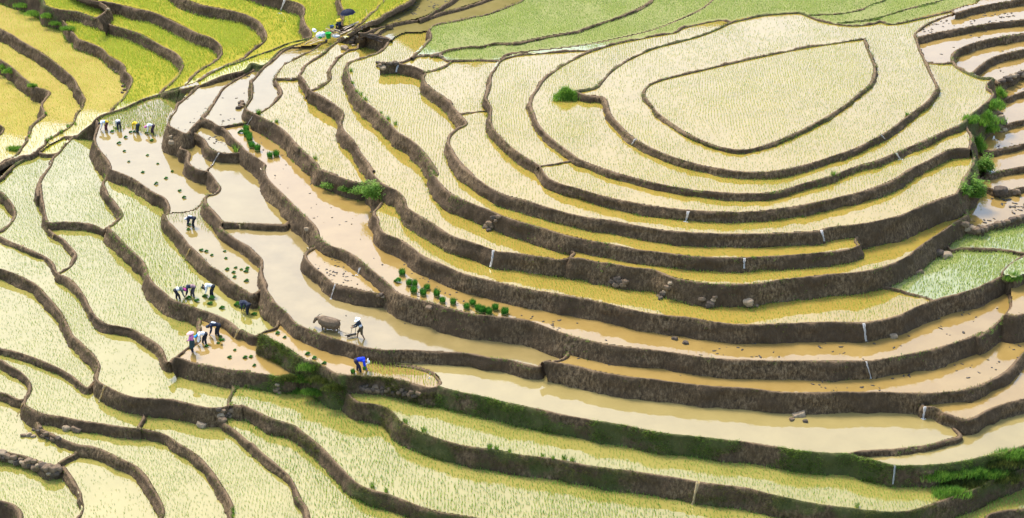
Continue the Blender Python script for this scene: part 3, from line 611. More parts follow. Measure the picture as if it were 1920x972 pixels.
for fi,f in enumerate(FACES):
    if f not in RICE: continue
    mat,sp,nb,hh,hw,test=RICE[f]
    ys,xs=np.where(lab==fi)
    if not len(ys): continue
    pa=PT(X0+CS*xs,Y0+CS*ys,zf(f,X0+CS*xs))
    x0,y0=pa[:,0].min(),pa[:,1].min(); x1,y1=pa[:,0].max(),pa[:,1].max()
    rs=np.random.RandomState(fi+5)
    U,Vv=np.meshgrid(np.arange(x0-3,x1+3,sp),np.arange(y0-1,y1+1,sp*1.05)); U=U.ravel();Vv=Vv.ravel()
    q=np.stack([U*0.09,Vv*.09,np.full(len(U),fi*3.7)],1)
    U2=U+.9*noise(q)+.25*noise(q*4+9)+rs.normal(0,.03,len(U)); V2=Vv+.5*noise(q+50)+rs.normal(0,.08,len(U))
    z=LEVEL[f]; p=np.stack([U2,V2,np.full(len(U),z)],1)
    if f in XI:
        px,py=PIX(p)
        for _ in range(4):
            p[:,2]=zf(f,px); px,py=PIX(p)
    px,py=PIX(p)
    xi=((px-X0)/CS).astype(int); yi=((py-Y0)/CS).astype(int)
    ok=(xi>=0)&(yi>=0)&(xi<GW)&(yi<GH); xi=np.clip(xi,0,GW-1); yi=np.clip(yi,0,GH-1)
    ok&=(lab[yi,xi]==fi)&(dist[yi,xi]>=2)
    if f in XI: ok&=dist[yi,xi]>=1
    ok&=test(px,py)
    den=fbm(np.stack([U2*.22,V2*.12,np.full(len(U2),fi*1.3)],1),3)
    ok&=rs.rand(len(U2))<np.clip(.8+.6*den,.2,1)
    p=p[ok]; den=den[ok]
    if not len(p): continue
    n=len(p); sz=rs.uniform(.75,1.2,n)*(1+.25*den)
    bb=np.repeat(p,nb,0)+np.c_[rs.normal(0,.018,(n*nb,2)),np.full(n*nb,-.03)]
    v,fc,ti=blades(bb,rs.uniform(0,6.283,n*nb),rs.uniform(.02,.13,n*nb),hh*np.repeat(sz,nb)*rs.uniform(.7,1.15,n*nb)+.03,np.full(n*nb,hw)*rs.uniform(.7,1.2,n*nb),np.clip(.5+.4*np.repeat(den,nb)+rs.normal(0,.2,n*nb),0,1))
    o=mesh_np('rice_seedlings',v,fc,mat,attrs={'tint':ti})
    tag(o,'young rice seedlings planted in rows in shallow water',None,'planted rice',kind='stuff')

# ------------------------------------------------------------------ where a picture point meets the ground
from mathutils.bvhtree import BVHTree
from mathutils import noise as mnoise
_v=[];_f=[];_o=0
for n,(vv,nr,ms,px,low) in BANKS.items():
    r,c=vv.shape[:2]; I=np.arange(r*c).reshape(r,c)+_o; _o+=r*c
    _v.append(vv.reshape(-1,3)); _f.append(np.stack([I[:-1,:-1],I[1:,:-1],I[1:,1:],I[:-1,1:]],-1).reshape(-1,4))
_v=np.vstack(_v);_f=np.vstack(_f)
BVH=BVHTree.FromPolygons(_v.tolist(),_f.tolist())
CAMV=Vector((0,0,CAM_H))
def face_at(px,py):
    for k in range(0,8):
        for a,b in((0,0),(0,1),(0,-1),(1,0),(-1,0)):
            l=int(lab_at(px+a*k*2,py+b*k*2))
            if l>=0: return FACES[l]
def wz(px,py): return float(zf(face_at(px,py),px))
def HIT(px,py):
    w=V(px,py,wz(px,py)); d=(w-CAMV).normalized()
    h,nn,_,ds=BVH.ray_cast(CAMV,d)
    if h is not None and ds<(w-CAMV).length+.3: return h,nn
    return w,Vector((0,0,1))
def GZ(x,y,z0=30):
    h,nn,_,_=BVH.ray_cast(Vector((x,y,z0)),Vector((0,0,-1))); return h
def cr(c,x,y):
    k={'A1':(0,0,2.946),'B1':(450,0,2.946),'C1':(900,0,2.946),'D1':(1400,0,2.946),'A2':(0,300,2.778),'B2':(450,300,2.778),'C2':(900,300,2.778),'D2':(1400,300,2.777),'A3':(0,622,2.778),'B3':(450,622,2.778),'C3':(900,622,2.778),'D3':(1400,622,2.777),'E1':(280,170,4.86),'E2':(0,170,4.86),'E3':(420,0,4.86),'E4':(620,0,4.86),'E5':(1660,100,3.238),'E6':(1700,360,3.036),'E7':(280,360,4.86),'E8':(420,560,4.86)}[c]
    return k[0]+x/k[2],k[1]+y/k[2]
def pts(s):
    o=[];c=None
    for t in s.split():
        if ',' in t:
            x,y=t.split(','); o.append(cr(c,float(x),float(y)))
        else: c=t
    return o
# ------------------------------------------------------------------ solids
def capsule(bm,a,b,ra,rb,seg=10):
    a,b=Vector(a),Vector(b); ax=b-a; L=ax.length
    q=(ax/L if L>1e-6 else Vector((0,0,1))).to_track_quat('Z','Y')
    rings=[]
    for i in range(1,4): t=math.pi/2*i/4; rings.append((-ra*math.cos(t),ra*math.sin(t)))
    rings+= [(0,ra),(L,rb)]
    for i in range(3,0,-1): t=math.pi/2*i/4; rings.append((L+rb*math.cos(t),rb*math.sin(t)))
    vs=[[bm.verts.new(a+q@Vector((r*math.cos(6.2832*k/seg),r*math.sin(6.2832*k/seg),z))) for k in range(seg)] for z,r in rings]
    p0=bm.verts.new(a+q@Vector((0,0,-ra))); p1=bm.verts.new(a+q@Vector((0,0,L+rb)))
    for u,w in zip(vs[:-1],vs[1:]):
        for k in range(seg): bm.faces.new((u[k],u[(k+1)%seg],w[(k+1)%seg],w[k]))
    for k in range(seg): bm.faces.new((p0,vs[0][(k+1)%seg],vs[0][k])); bm.faces.new((p1,vs[-1][k],vs[-1][(k+1)%seg]))
def ellip(bm,c,r,rot=None,seg=14):
    m=Matrix.Translation(c)@(rot.to_matrix().to_4x4() if rot else Matrix())@Matrix.Diagonal((*r,1))
    bmesh.ops.create_uvsphere(bm,u_segments=seg,v_segments=seg//2+2,radius=1,matrix=m)
def box(bm,c,s,rot=None,bev=0):
    m=Matrix.Translation(c)@(rot.to_matrix().to_4x4() if rot else Matrix())@Matrix.Diagonal((*s,1))
    r=bmesh.ops.create_cube(bm,size=1,matrix=m)
    if bev: bmesh.ops.bevel(bm,geom=list({e for v in r['verts'] for e in v.link_edges}),offset=bev,segments=2,affect='EDGES')
def lathe(bm,prof,seg=20,m=Matrix()):
    rows=[[bm.verts.new(m@Vector((r*math.cos(6.2832*k/seg),r*math.sin(6.2832*k/seg),z))) for k in range(seg)] for r,z in prof]
    for u,w in zip(rows[:-1],rows[1:]):
        for k in range(seg): bm.faces.new((u[k],u[(k+1)%seg],w[(k+1)%seg],w[k]))
def fused(name,caps,mat,parent,vox=.016,smooth=4,extra=None):
    """one continuous skin over tapered limbs"""
    bm=bmesh.new()
    for c in caps:
        if len(c)==4 and isinstance(c[2],(int,float)): capsule(bm,*c)
        else: ellip(bm,*c)
    me=bpy.data.meshes.new('t'); bm.to_mesh(me); bm.free()
    o=bpy.data.objects.new('t',me); COL.objects.link(o)
    r=o.modifiers.new('r','REMESH'); r.mode='VOXEL'; r.voxel_size=vox
    s=o.modifiers.new('s','SMOOTH'); s.iterations=smooth; s.factor=.5
    dg=bpy.context.evaluated_depsgraph_get(); m2=bpy.data.meshes.new_from_object(o.evaluated_get(dg))
    bpy.data.objects.remove(o); bpy.data.meshes.remove(me)
    bm=bmesh.new(); bm.from_mesh(m2); bpy.data.meshes.remove(m2)
    for c in extra or []: capsule(bm,*c,6)
    return from_bm(name,bm,mat,parent)
def mat_of(c,rough=.85):
    k='cloth_%d_%d_%d'%tuple(int(x*255) for x in c)
    return MATS.get(k) or plain(k,c,rough,.18,9,.25)
SKIN=plain('skin',(.27,.15,.085),.6,.1,8,.05); HAIRM=plain('hair',(.015,.013,.012),.6,.1,8,.0)
plain('straw',(.5,.36,.12),.8,.2,20,.4); plain('wood',(.3,.22,.13),.85,.3,5,.4); plain('wood_pale',(.45,.36,.24),.85,.25,5,.4); plain('wood_dark',(.075,.055,.04),.9,.3,6,.5)
plain('buffalo_hide',(.15,.098,.052),.75,.4,5,.6); plain('horn',(.05,.045,.04),.5); plain('rope',(.2,.16,.1)); plain('wet_mud',(.05,.04,.03),.5,.3,12,.6)
plain('navy_cloth',(.012,.02,.055),.7,.2,8,.15); plain('green_plastic',(.02,.5,.06),.35,.05,4,0); plain('white_sack',(.8,.82,.82),.6,.08,9,.3); plain('dark_metal',(.03,.035,.045),.5); plain('water_foam',(.66,.62,.55),.25,.1,20,.5); plain('water_muddy_spill',(.55,.42,.2),.2,.15,20,.4)

def hand(wrist,direc,side,grip=.6):
    """five unequal bent fingers rooted in the palm; returns finger tubes and the palm"""
    d=Vector(direc).normalized(); s=Vector(side).normalized(); n=d.cross(s)
    w=Vector(wrist); palm=(w,w+d*.085,.028,.034); out=[]
    for i,(o,l) in enumerate(((-.028,.062),(-.010,.075),(.010,.07),(.027,.055))):
        a=w+d*.09+s*o; b=a+(d*(1-grip*.5)+n*grip*.5).normalized()*l*.55; c=b+(d*(1-grip)+n*grip).normalized()*l*.5
        out+=[(a,b,.0105,.009),(b,c,.009,.0075)]
    a=w+d*.03-s*.028; b=a+(d*.5-s*.8+n*.3).normalized()*.04; c=b+(d*.9+n*.4).normalized()*.032
    out+=[(a,b,.012,.0105),(b,c,.0105,.008)]
    return palm,out
def pose(kind,k=0.0):
    P={}
    if kind=='bend':
        P=dict(hip=(-.16,.80+.02*k),ch=(.24,.90-.10*k),nk=(.36,.86-.13*k),hd=(.50,.74-.16*k),fx=(.10,-.12),hr=(.46,-.10,.16),hl=(.40+.06*k,.14,.30-.1*k))
    if kind=='stand': P=dict(hip=(0,.82),ch=(.02,1.18),nk=(.02,1.33),hd=(.045,1.46),fx=(.07,-.06),hr=(.16,-.2,.84),hl=(.22,.17,.95))
    if kind=='plow': P=dict(hip=(-.08,.82),ch=(.06,1.16),nk=(.10,1.31),hd=(.16,1.43),fx=(.22,-.26),hr=(.46,-.12,.86),hl=(.46,.1,.88))
    if kind=='sit': P=dict(hip=(-.1,.22),ch=(.02,.56),nk=(.06,.70),hd=(.10,.83),fx=(.34,.28),hr=(.34,-.1,.38),hl=(.36,.1,.40))
    return P
def person(px,py,yaw,kind,shirt,trou,hat,label,k=0.0,sink=.1,scale=1.0,rolled=.8,extras=(),group=None,z=None):
    g=V(px,py,(wz(px,py) if z is None else z)-sink*scale)
    root=empty('person',g,yaw,label=label,cat='person',group=group); root.scale=(scale,)*3
    Q=pose(kind,k); H=Vector((Q['hip'][0],0,Q['hip'][1])); C=Vector((Q['ch'][0],0,Q['ch'][1])); Nk=Vector((Q['nk'][0],0,Q['nk'][1])); Hd=Vector((Q['hd'][0],0,Q['hd'][1]))
    W=H.lerp(C,.45)+Vector((0,0,.03 if kind=='bend' else 0))
    crown=(Hd-Nk).normalized() if kind!='bend' else Vector((.93,0,-.36)).normalized()
    face=Vector((crown.z,0,-crown.x)) if kind!='bend' else Vector((-.36,0,-.93)).normalized()
    sh=[C.lerp(Nk,.55)+Vector((0,s*.165,0)) for s in(-1,1)]
    hands=[Vector(Q['hr']),Vector(Q['hl'])]
    body=[(H+Vector((0,-.07,0)),H+Vector((0,.07,0)),.115,.115),(H,W,.125,.115),(W,C,.115,.14),(sh[0],sh[1],.06,.06),(C,Nk,.12,.06),(Nk,Hd-crown*.03,.052,.05)]
    body+=[(Hd-crown*.035,Hd+crown*.035,.082,.092),(Hd-crown*.06+face*.03,Hd-crown*.075+face*.05,.05,.035),(Hd+face*.085,Hd+face*.1-crown*.025,.012,.017)]
    for s in(-1,1): body.append((Hd+Vector((0,s*.085,0)),Hd+Vector((0,s*.095,0))-crown*.02,.018,.014))
    shirtc=[(H.lerp(W,.35),W,.135,.128),(W,C,.128,.155),(sh[0],sh[1],.078,.078),(C,C.lerp(Nk,.5),.135,.09)]
    trouc=[(H+Vector((0,-.07,.0)),H+Vector((0,.07,.0)),.13,.13),(H,W.lerp(H,.35),.138,.132)]
    fing=[]
    for i,s in enumerate((-1,1)):
        el=(sh[i]+hands[i])/2+(Vector((-.07,s*.06,-.02)) if kind!='bend' else Vector((-.06,s*.05,0)))
        wr=hands[i]; d=(wr-el).normalized()
        body+=[(sh[i],el,.055,.042),(el,wr,.042,.03)]; pl,fg=hand(wr,d,Vector((0,1,0)) if abs(d.y)<.9 else Vector((1,0,0)),.7); body.append(pl); fing+=fg
        shirtc+=[(sh[i],el,.075,.06),(el,el.lerp(wr,.75),.06,.05)]
        fx=Q['fx'][i]; hp=H+Vector((0,s*.085,-.03)); an=Vector((fx,s*.13,.08)); 
        kn=(hp+an)/2+Vector((.07,s*.02,.02)) if kind!='sit' else Vector((.30,s*.16,.48))
        body+=[(hp,kn,.088,.062),(kn,an,.062,.042),(an+Vector((-.03,0,-.04)),an+Vector((.13,s*.02,-.05)),.04,.032)]
        trouc+=[(hp,kn,.108,.085)]+([(kn,kn.lerp(an,rolled),.085,.07)] if rolled>0 else [])
    fused('body',body,SKIN,root,extra=fing)
    fused('shirt',shirtc,mat_of(shirt),root); fused('trousers',trouc,mat_of(trou),root)
    for s in(-1,1):
        bm=bmesh.new(); ellip(bm,Hd+face*.085+Vector((0,s*.033,0))+crown*.012,(.012,.014,.01),seg=8); from_bm('eye',bm,HAIRM,root)
    m=Matrix.Translation(Hd)@crown.to_track_quat('Z','Y').to_matrix().to_4x4()
    kindh,hc=hat
    bm=bmesh.new()
    if kindh=='cone':
        lathe(bm,[(.0,.17),(.06,.15),(.15,.09),(.26,.015),(.265,.0),(.25,.0),(.14,.07),(.02,.13)],24,m); from_bm('straw_hat',bm,'straw' if hc is None else mat_of(hc),root)
    elif kindh=='hat':
        lathe(bm,[(0,.15),(.06,.148),(.098,.12),(.112,.05),(.12,.035),(.2,.0),(.225,-.02),(.22,-.028),(.19,-.01),(.11,.025),(.1,.0)],24,m); from_bm('hat',bm,mat_of(hc),root)
    elif kindh=='scarf':
        bm.free(); fused('headscarf',[(Hd-crown*.02-face*.012,Hd+crown*.045-face*.012,.092,.1),(Hd-crown*.05-face*.05,Nk-face*.04,.06,.05)],mat_of(hc),root)
        bm=None
    else:
        bm.free(); fused('hair',[(Hd-face*.02,Hd+crown*.04-face*.015,.088,.094)],HAIRM,root); bm=None
    for ex in extras:
        if ex[0]=='waist': fused('waist_cloth',[(H.lerp(W,.1)+Vector((-.03,-.05,.03)),H.lerp(W,.75)+Vector((-.01,.05,.05)),.13,.13),(H.lerp(W,.1)+Vector((-.03,.05,.03)),H.lerp(W,.7)+Vector((-.01,-.05,.05)),.13,.13)],mat_of(ex[1]),root)
        if ex[0]=='back': fused('back_cloth',[(W.lerp(C,.35)+Vector((-.02,0,.07)),C+Vector((-.02,0,.08)),.085,.1)],mat_of(ex[1]),root)
        if ex[0]=='sash': fused('sash',[(W+Vector((0,-.06,.03)),W+Vector((0,.06,.03)),.125,.125)],mat_of(ex[1]),root)
        if ex[0]=='skirt': fused('wrap_skirt',[(H+Vector((0,-.06,.05)),H+Vector((.02,-.07,-.35)),.15,.16),(H+Vector((0,.06,.05)),H+Vector((.02,.07,-.35)),.15,.16)],mat_of(ex[1]),root)
    return root
WH=(.78,.77,.74); BK=(.018,.018,.024); NV=(.022,.028,.05)
four='planters bent in a row in the upper left paddy'
person(*cr('E2',968,372),math.pi*1.02,'bend',WH,(.10,.03,.035),('scarf',(.03,.03,.04)),'bent planter in white shirt, yellow wrap and pale blue sash, leftmost of four',.1,extras=[('waist',(.62,.40,.03)),('sash',(.3,.5,.72))],group=four)
person(*cr('E2',1088,362),math.pi*.62,'bend',WH,NV,('scarf',(.05,.05,.06)),'bent planter seen from behind, white shirt over dark trousers and no headcloth showing',.3,scale=.92,group=four)
person(*cr('E2',1255,390),math.pi*.78,'bend',(.75,.48,.02),(.03,.045,.05),('scarf',(.7,.45,.02)),'bent planter in bright yellow top and dark trousers',.2,group=four)
person(*cr('E2',1390,402),math.pi*1.02,'bend',WH,(.055,.03,.045),('scarf',(.8,.2,.45)),'bent planter in white shirt and pink headscarf, rightmost of four in a row',.15,extras=[('back',(.85,.83,.78))],group=four)
person(*cr('E7',400,328),math.pi*.95,'bend',NV,BK,('scarf',(.8,.78,.74)),'lone bent planter in navy with white headcloth in the narrow paddy with strewn bundles',.2,extras=[('back',(.75,.74,.72))])
three='three planters bent side by side on the rice terrace'
person(*cr('A2',930,731),math.pi*.12,'bend',(.13,.15,.12),BK,('scarf',(.85,.08,.4)),'bent planter in grey green vest with hot pink headscarf facing right',.1,extras=[('sash',WH)],group=three)
person(*cr('A2',1003,716),math.pi*1.05,'bend',NV,(.06,.05,.06),('hat',(.03,.08,.05)),'bent planter in navy jacket with dark green hat between two others',.1,extras=[('waist',(.32,.2,.2))],group=three)
person(*cr('A2',1103,714),math.pi*1.0,'bend',WH,BK,('hat',(.02,.05,.035)),'bent planter in white shirt and dark green hat, rightmost of the trio',.0,scale=1.05,group=three)
person(*cr('A2',1290,806),math.pi*.8,'bend',(.028,.034,.055),(.022,.026,.04),('hat',(.25,.25,.26)),'lone bent planter all in dark navy with a grey cap under the tall mud bank',.2,scale=1.02)
low='three planters at the corner of the lower muddy paddy'
person(*cr('A3',1005,108),math.pi*.9,'stand',(.65,.2,.47),(.02,.022,.03),('cone',(.75,.45,.42)),'person standing upright in pink jacket, pale pink hat and dark skirt',sink=.05,extras=[('skirt',(.03,.06,.06))],group=low)
person(*cr('A3',1065,68),math.pi*1.08,'bend',WH,BK,('scarf',(.02,.38,.75)),'bent planter in white shirt with bright blue headscarf',.2,group=low)
person(*cr('A2',1132,922),math.pi*1.02,'bend',NV,BK,('scarf',(.04,.05,.07)),'bent planter in dark jacket with white collar holding a green bundle',.0,scale=1.12,extras=[('back',WH)],group=low)
person(*cr('B2',628,932),math.pi*1.0,'plow',(.02,.028,.04),(.085,.06,.03),('hat',(.85,.84,.8)),'ploughman in white hat, navy shirt and brown shorts guiding the harrow',scale=1.02,sink=.06,rolled=.0,extras=[('sash',(.6,.6,.58))])
person(*cr('E8',1232,672),math.pi*.02,'bend',(.012,.05,.62),(.03,.025,.05),('hat',(.85,.85,.83)),'bent planter in vivid blue jacket and white hat',.25,scale=1.1)
CZ=HIT(*cr('E3',1055,268))[0].z
person(*cr('E3',1055,262),math.pi*1.35,'sit',(.03,.05,.09),(.02,.025,.04),('cone',(.72,.5,.05)),'person seated under a yellow conical hat beside the heap of poles',sink=0,scale=1.0,z=CZ)
# ------------------------------------------------------------------ buffalo and harrow
b=V(*cr('E8',960,318),wz(*cr('E8',960,318))-.3)
br=empty('water_buffalo',b,math.pi-.42,label='grey brown water buffalo pulling a harrow through the muddy paddy',cat='buffalo'); br.scale=(.84,)*3
bc=[((-.55,0,1.0),(.0,0,.96),.46,.52),((.0,0,.96),(.5,0,1.05),.52,.43),((-.62,0,1.06),(-.74,0,.96),.34,.26),((.5,0,1.14),(.95,0,1.16),.3,.19),((.95,0,1.16),(1.14,0,1.08),.16,.14),((1.14,0,1.08),(1.36,0,.7),.145,.1),((.3,0,1.36),(.5,0,1.34),.14,.14)]
for s in(-1,1):
    bc+=[((.45,s*.2,.9),(.47,s*.2,.5),.15,.085),((.47,s*.2,.5),(.44,s*.2,.06),.08,.06),((-.62,s*.18,.95),(-.5,s*.2,.62),.2,.11),((-.5,s*.2,.62),(-.68,s*.2,.44),.095,.07),((-.68,s*.2,.44),(-.62,s*.2,.05),.065,.06),((1.1,s*.12,1.12),(1.06,s*.29,1.06),.045,.03)]
bc+=[((-.9,0,1.1),(-.97,0,.75),.04,.03),((-.97,0,.75),(-.94,0,.42),.03,.045)]
fused('body',bc,'buffalo_hide',br,vox=.025,smooth=5)
for s in(-1,1):
    bm=bmesh.new(); q=[Vector((1.1,s*.09,1.18)),Vector((1.08,s*.24,1.24)),Vector((.98,s*.36,1.32)),Vector((.84,s*.4,1.38))]
    for i in range(3): capsule(bm,q[i],q[i+1],.045-.012*i,.033-.012*i,8)
    from_bm('horn',bm,'horn',br)
bm=bmesh.new(); capsule(bm,(.62,-.26,1.2),(.6,0,1.42),.035,.04,8); capsule(bm,(.6,0,1.42),(.62,.26,1.2),.04,.035,8); from_bm('yoke',bm,'wood_dark',br)
for s in(-1,1):
    bm=bmesh.new(); ellip(bm,(1.24,s*.12,.98),(.02,.015,.02),seg=8); from_bm('eye',bm,HAIRM,br)
h0=V(*cr('E8',1118,362),wz(*cr('E8',1118,362))); h1=V(*cr('E8',1208,345),h0.z); hm=(h0+h1)/2
hr=empty('harrow',hm,math.atan2(h1.y-h0.y,h1.x-h0.x),label='muddy wooden toothed harrow dragged behind the buffalo',cat='harrow'); L=(h1-h0).length/2
bm=bmesh.new(); box(bm,(0,0,.2),(2*L,.12,.12),bev=.02); from_bm('beam',bm,'wet_mud',hr,False)
for i in range(7):
    bm=bmesh.new(); x=-L+.06+i*(2*L-.12)/6; capsule(bm,(x,0,.16),(x,-.03,-.12),.025,.014,6); from_bm('tooth',bm,'wet_mud',hr)
bm=bmesh.new(); hand_t=Vector((L*.78,.12,.82)); capsule(bm,(-.05,0,.24),hand_t+Vector((-.12,0,0)),.022,.018,8); capsule(bm,(.25,0,.24),hand_t+Vector((.12,0,0)),.022,.018,8); capsule(bm,hand_t-Vector((.2,0,0)),hand_t+Vector((.2,0,0)),.022,.022,8); from_bm('handle',bm,'wood',hr)
ma=br.matrix_basis
for s in(-1,1):
    a=Matrix.Translation(br.location)@Matrix.Rotation(br.rotation_euler.z,4,'Z')@Vector((.42,s*.32,.84)); e=hm+Vector((s*.25,0,.2))
    bm=bmesh.new(); q=[a.lerp(e,i/8)-Vector((0,0,.14*math.sin(math.pi*i/8))) for i in range(9)]
    for i in range(8): capsule(bm,q[i],q[i+1],.012,.012,6)
    o=from_bm('tow_rope',bm,'rope'); o['label']='thin tow rope running from the buffalo yoke to the harrow'; o['category']='rope'; o['group']='tow ropes of the harrow'
# ------------------------------------------------------------------ the camp on the ridge: umbrella, poles, buckets
ub,_=HIT(*cr('E3',1150,228)); ub=Vector((ub.x,ub.y,CZ))
um=empty('umbrella',ub,0,label='large dark navy umbrella standing open on the ridge',cat='umbrella'); um.rotation_euler=(0,R(-7),0)
bm=bmesh.new(); capsule(bm,(0,0,-.3),(0,0,1.66),.02,.018,8); from_bm('pole',bm,'wood',um)
bm=bmesh.new(); K=8; rows=[]
for j in range(7):
    t=j/6; row=[]
    for k in range(K*4):
        a=6.2832*k/(K*4); sc=1-.07*abs(math.sin(a*K/2))*t; r=.74*math.sin(t*1.25)/math.sin(1.25)*sc; row.append(bm.verts.new((r*math.cos(a),r*math.sin(a),1.26+.44*math.cos(t*1.45)+(.03*abs(math.sin(a*K/2))*t))))
    rows.append(row)
for u,w in zip(rows[:-1],rows[1:]):
    for k in range(K*4): bm.faces.new((u[k],u[(k+1)%(K*4)],w[(k+1)%(K*4)],w[k]))
bmesh.ops.solidify(bm,geom=bm.faces[:],thickness=.006); from_bm('canopy',bm,'navy_cloth',um)
for k in range(K):
    a=6.2832*k/K; bm=bmesh.new(); q=[Vector((.74*math.sin(t*1.25)/math.sin(1.25)*math.cos(a),.74*math.sin(t*1.25)/math.sin(1.25)*math.sin(a),1.245+.44*math.cos(t*1.45))) for t in (0,.33,.66,1)]
    for i in range(3): capsule(bm,q[i],q[i+1],.006,.006,5)
    from_bm('rib',bm,'dark_metal',um)
bm=bmesh.new(); capsule(bm,(0,0,1.66),(0,0,1.8),.012,.006,6); from_bm('tip',bm,'dark_metal',um)
def stick(name,p0,p1,dz0,dz1,r,mat,label,cat,group=None,flat=0):
    a=HIT(*p0)[0]; c=HIT(*p1)[0]; a.z=CZ+dz0 if dz0 is not None else a.z; c.z=CZ+dz1 if dz1 is not None else c.z
    a=V(*p0,a.z); c=V(*p1,c.z)
    bm=bmesh.new()
    if flat: box(bm,(a+c)/2,((c-a).length,flat,r*2),(c-a).to_track_quat('X','Z'),.008)
    else:
        q=[a.lerp(c,i/4)+Vector((random.uniform(-1,1),random.uniform(-1,1),random.uniform(-1,1)))*r*.6 for i in range(5)]
        for i in range(4): capsule(bm,q[i],q[i+1],r*(1-.06*i),r*(1-.06*(i+1)),7)
    o=from_bm(name,bm,mat,None,not flat); tag(o,label,cat,group); return o
g='poles and boards heaped on the ridge'
heap=[((905,285),(1015,300),.1),((930,265),(1040,290),.14),((950,300),(1075,270),.18),((985,290),(1100,265),.2),((1010,310),(1120,285),.12),((940,280),(1000,255),.22),((1020,275),(1085,300),.24),((960,310),(1050,320),.08),((915,300),(980,275),.2),((1050,300),(1130,275),.1),((1000,265),(1060,285),.28)]
for i,(a,c,z) in enumerate(heap): stick('pole',cr('E3',*a),cr('E3',*c),z+.2,z+.28,.04,('wood_dark','wood_pale','wood')[i%3],'short rough wooden pole in the heap beside the seated person','pole',g)
for i,(a,c,z) in enumerate([((1075,305),(1180,255),.06),((1085,258),(1228,198),.1),((1095,270),(1225,205),.16),((1060,315),(1165,270),.04)]): stick('board',cr('E3',*a),cr('E3',*c),z+.3,z+.35,.025,'wood_pale','long pale board laid along the ridge to the right of the heap','board','pale boards right of the heap',.12)
for i,(a,c,z) in enumerate([((735,408),(830,345),.05),((780,405),(890,365),.07),((800,385),(870,352),.1),((850,375),(905,370),.12),((745,395),(845,350),.12)]): stick('board',cr('E3',*a),cr('E3',*c),z+.1,z+.2,.02,('wood','wood_pale')[i%2],'split board lying at the lower left end of the camp','board','split boards left of the sacks',.1)
stick('post',cr('E3',1320,182),cr('E3',1292,82),None,1.1,.022,'wood','thin bare wooden post leaning right of the umbrella','post')
stick('post',cr('E3',1038,235),cr('E3',1034,118),0,1.15,.02,'wood','thin upright wooden post just left of the umbrella','post')
stick('post',cr('E3',925,265),cr('E3',968,212),.1,.5,.016,'wood','short thin stick slanting up from the heap of poles','post')
# buckets
def bucket(px,py,r,h,mat,label,z=0):
    p=V(px,py,CZ+z); o=empty('bucket',p,.4,label=label,cat='bucket')
    bm=bmesh.new(); lathe(bm,[(0,0),(r*.74,0),(r*.78,.01),(r*.97,h-.02),(r*1.04,h-.015),(r*1.04,h),(r*.94,h),(r*.74,.03),(0,.03)],24); from_bm('pail',bm,mat,o)
    bm=bmesh.new(); q=[Vector((r*1.02*math.cos(t),.02,h-.02-r*.7*math.sin(t)*.6)) for t in [math.pi*i/8 for i in range(9)]]
    for i in range(8): capsule(bm,q[i]+Vector((0,r,0))*math.sin(math.pi*i/8),q[i+1]+Vector((0,r,0))*math.sin(math.pi*(i+1)/8),.007,.007,5)
    from_bm('bucket_handle',bm,'dark_metal',o); return o
bucket(*cr('E3',952,350),.27,.52,'green_plastic','bright green plastic bucket beside the white sacks',.05)
plain('blue_plastic',(.03,.1,.22),.4,.1,4,0)
bucket(*cr('E3',983,262),.2,.28,'blue_plastic','dark blue bucket behind the heap of poles',.05)
bucket(*cr('E3',933,378),.13,.14,'dark_metal','small dark pot below the green bucket',-.05)
def sack(px,py,sz,label,mat='white_sack',patch=None,cat='sack'):
    p=V(px,py,CZ); o=empty('sack',p,random.uniform(-.4,.4),label=label,cat=cat)
    bm=bmesh.new(); bmesh.ops.create_icosphere(bm,subdivisions=4,radius=1)
    for v in bm.verts:
        c=v.co; k=1+.16*mnoise.noise(c*2.3+Vector((px,0,0)))+.06*mnoise.noise(c*6); c=Vector((c.x*sz[0],c.y*sz[1],max(c.z,-.75)*sz[2]))*k; v.co=c+Vector((0,0,sz[2]*.7))
    from_bm('bag',bm,mat,o)
    if patch:
        bm=bmesh.new(); bmesh.ops.create_icosphere(bm,subdivisions=3,radius=1)
        for v in bm.verts: v.co=Vector((v.co.x*sz[0]*.55,v.co.y*sz[1]*.4,v.co.z*sz[2]*.5))*(1+.1*mnoise.noise(v.co*4))+Vector((-.02,-sz[1]*.72,sz[2]*.5))
        from_bm('liner',bm,patch,o)
    return o
sack(*cr('E3',872,350),(.36,.26,.33),'bulging white sack showing a green liner, left of the green bucket',patch='green_plastic')
sack(*cr('E3',902,340),(.24,.22,.3),'white plastic sack squeezed between the lined sack and the bucket')
sack(*cr('E3',1020,342),(.4,.24,.17),'low crumpled white sheet spread right of the green bucket',cat='sheet')
# white hat on a stake
p=V(*cr('E3',828,345),CZ-.1); o=empty('white_hat',p+Vector((0,0,.72)),0,label='white brimmed hat hung on a stake left of the sacks',cat='hat'); o.rotation_euler=(.5,.5,0)
bm=bmesh.new(); lathe(bm,[(0,.13),(.08,.125),(.105,.05),(.2,.0),(.22,-.02),(.19,-.015),(.1,.03)],22); from_bm('brim',bm,'white_sack',o)
bm=bmesh.new(); lathe(bm,[(.107,.052),(.109,.075),(.1,.078),(.1,.05)],22); from_bm('hat_band',bm,'dark_metal',o)
stk=bmesh.new(); capsule(stk,p+Vector((0,0,-.1)),p+Vector((.02,.02,.8)),.016,.014,7); tag(from_bm('stake',stk,'wood'),'thin stake carrying the white hat','stake')

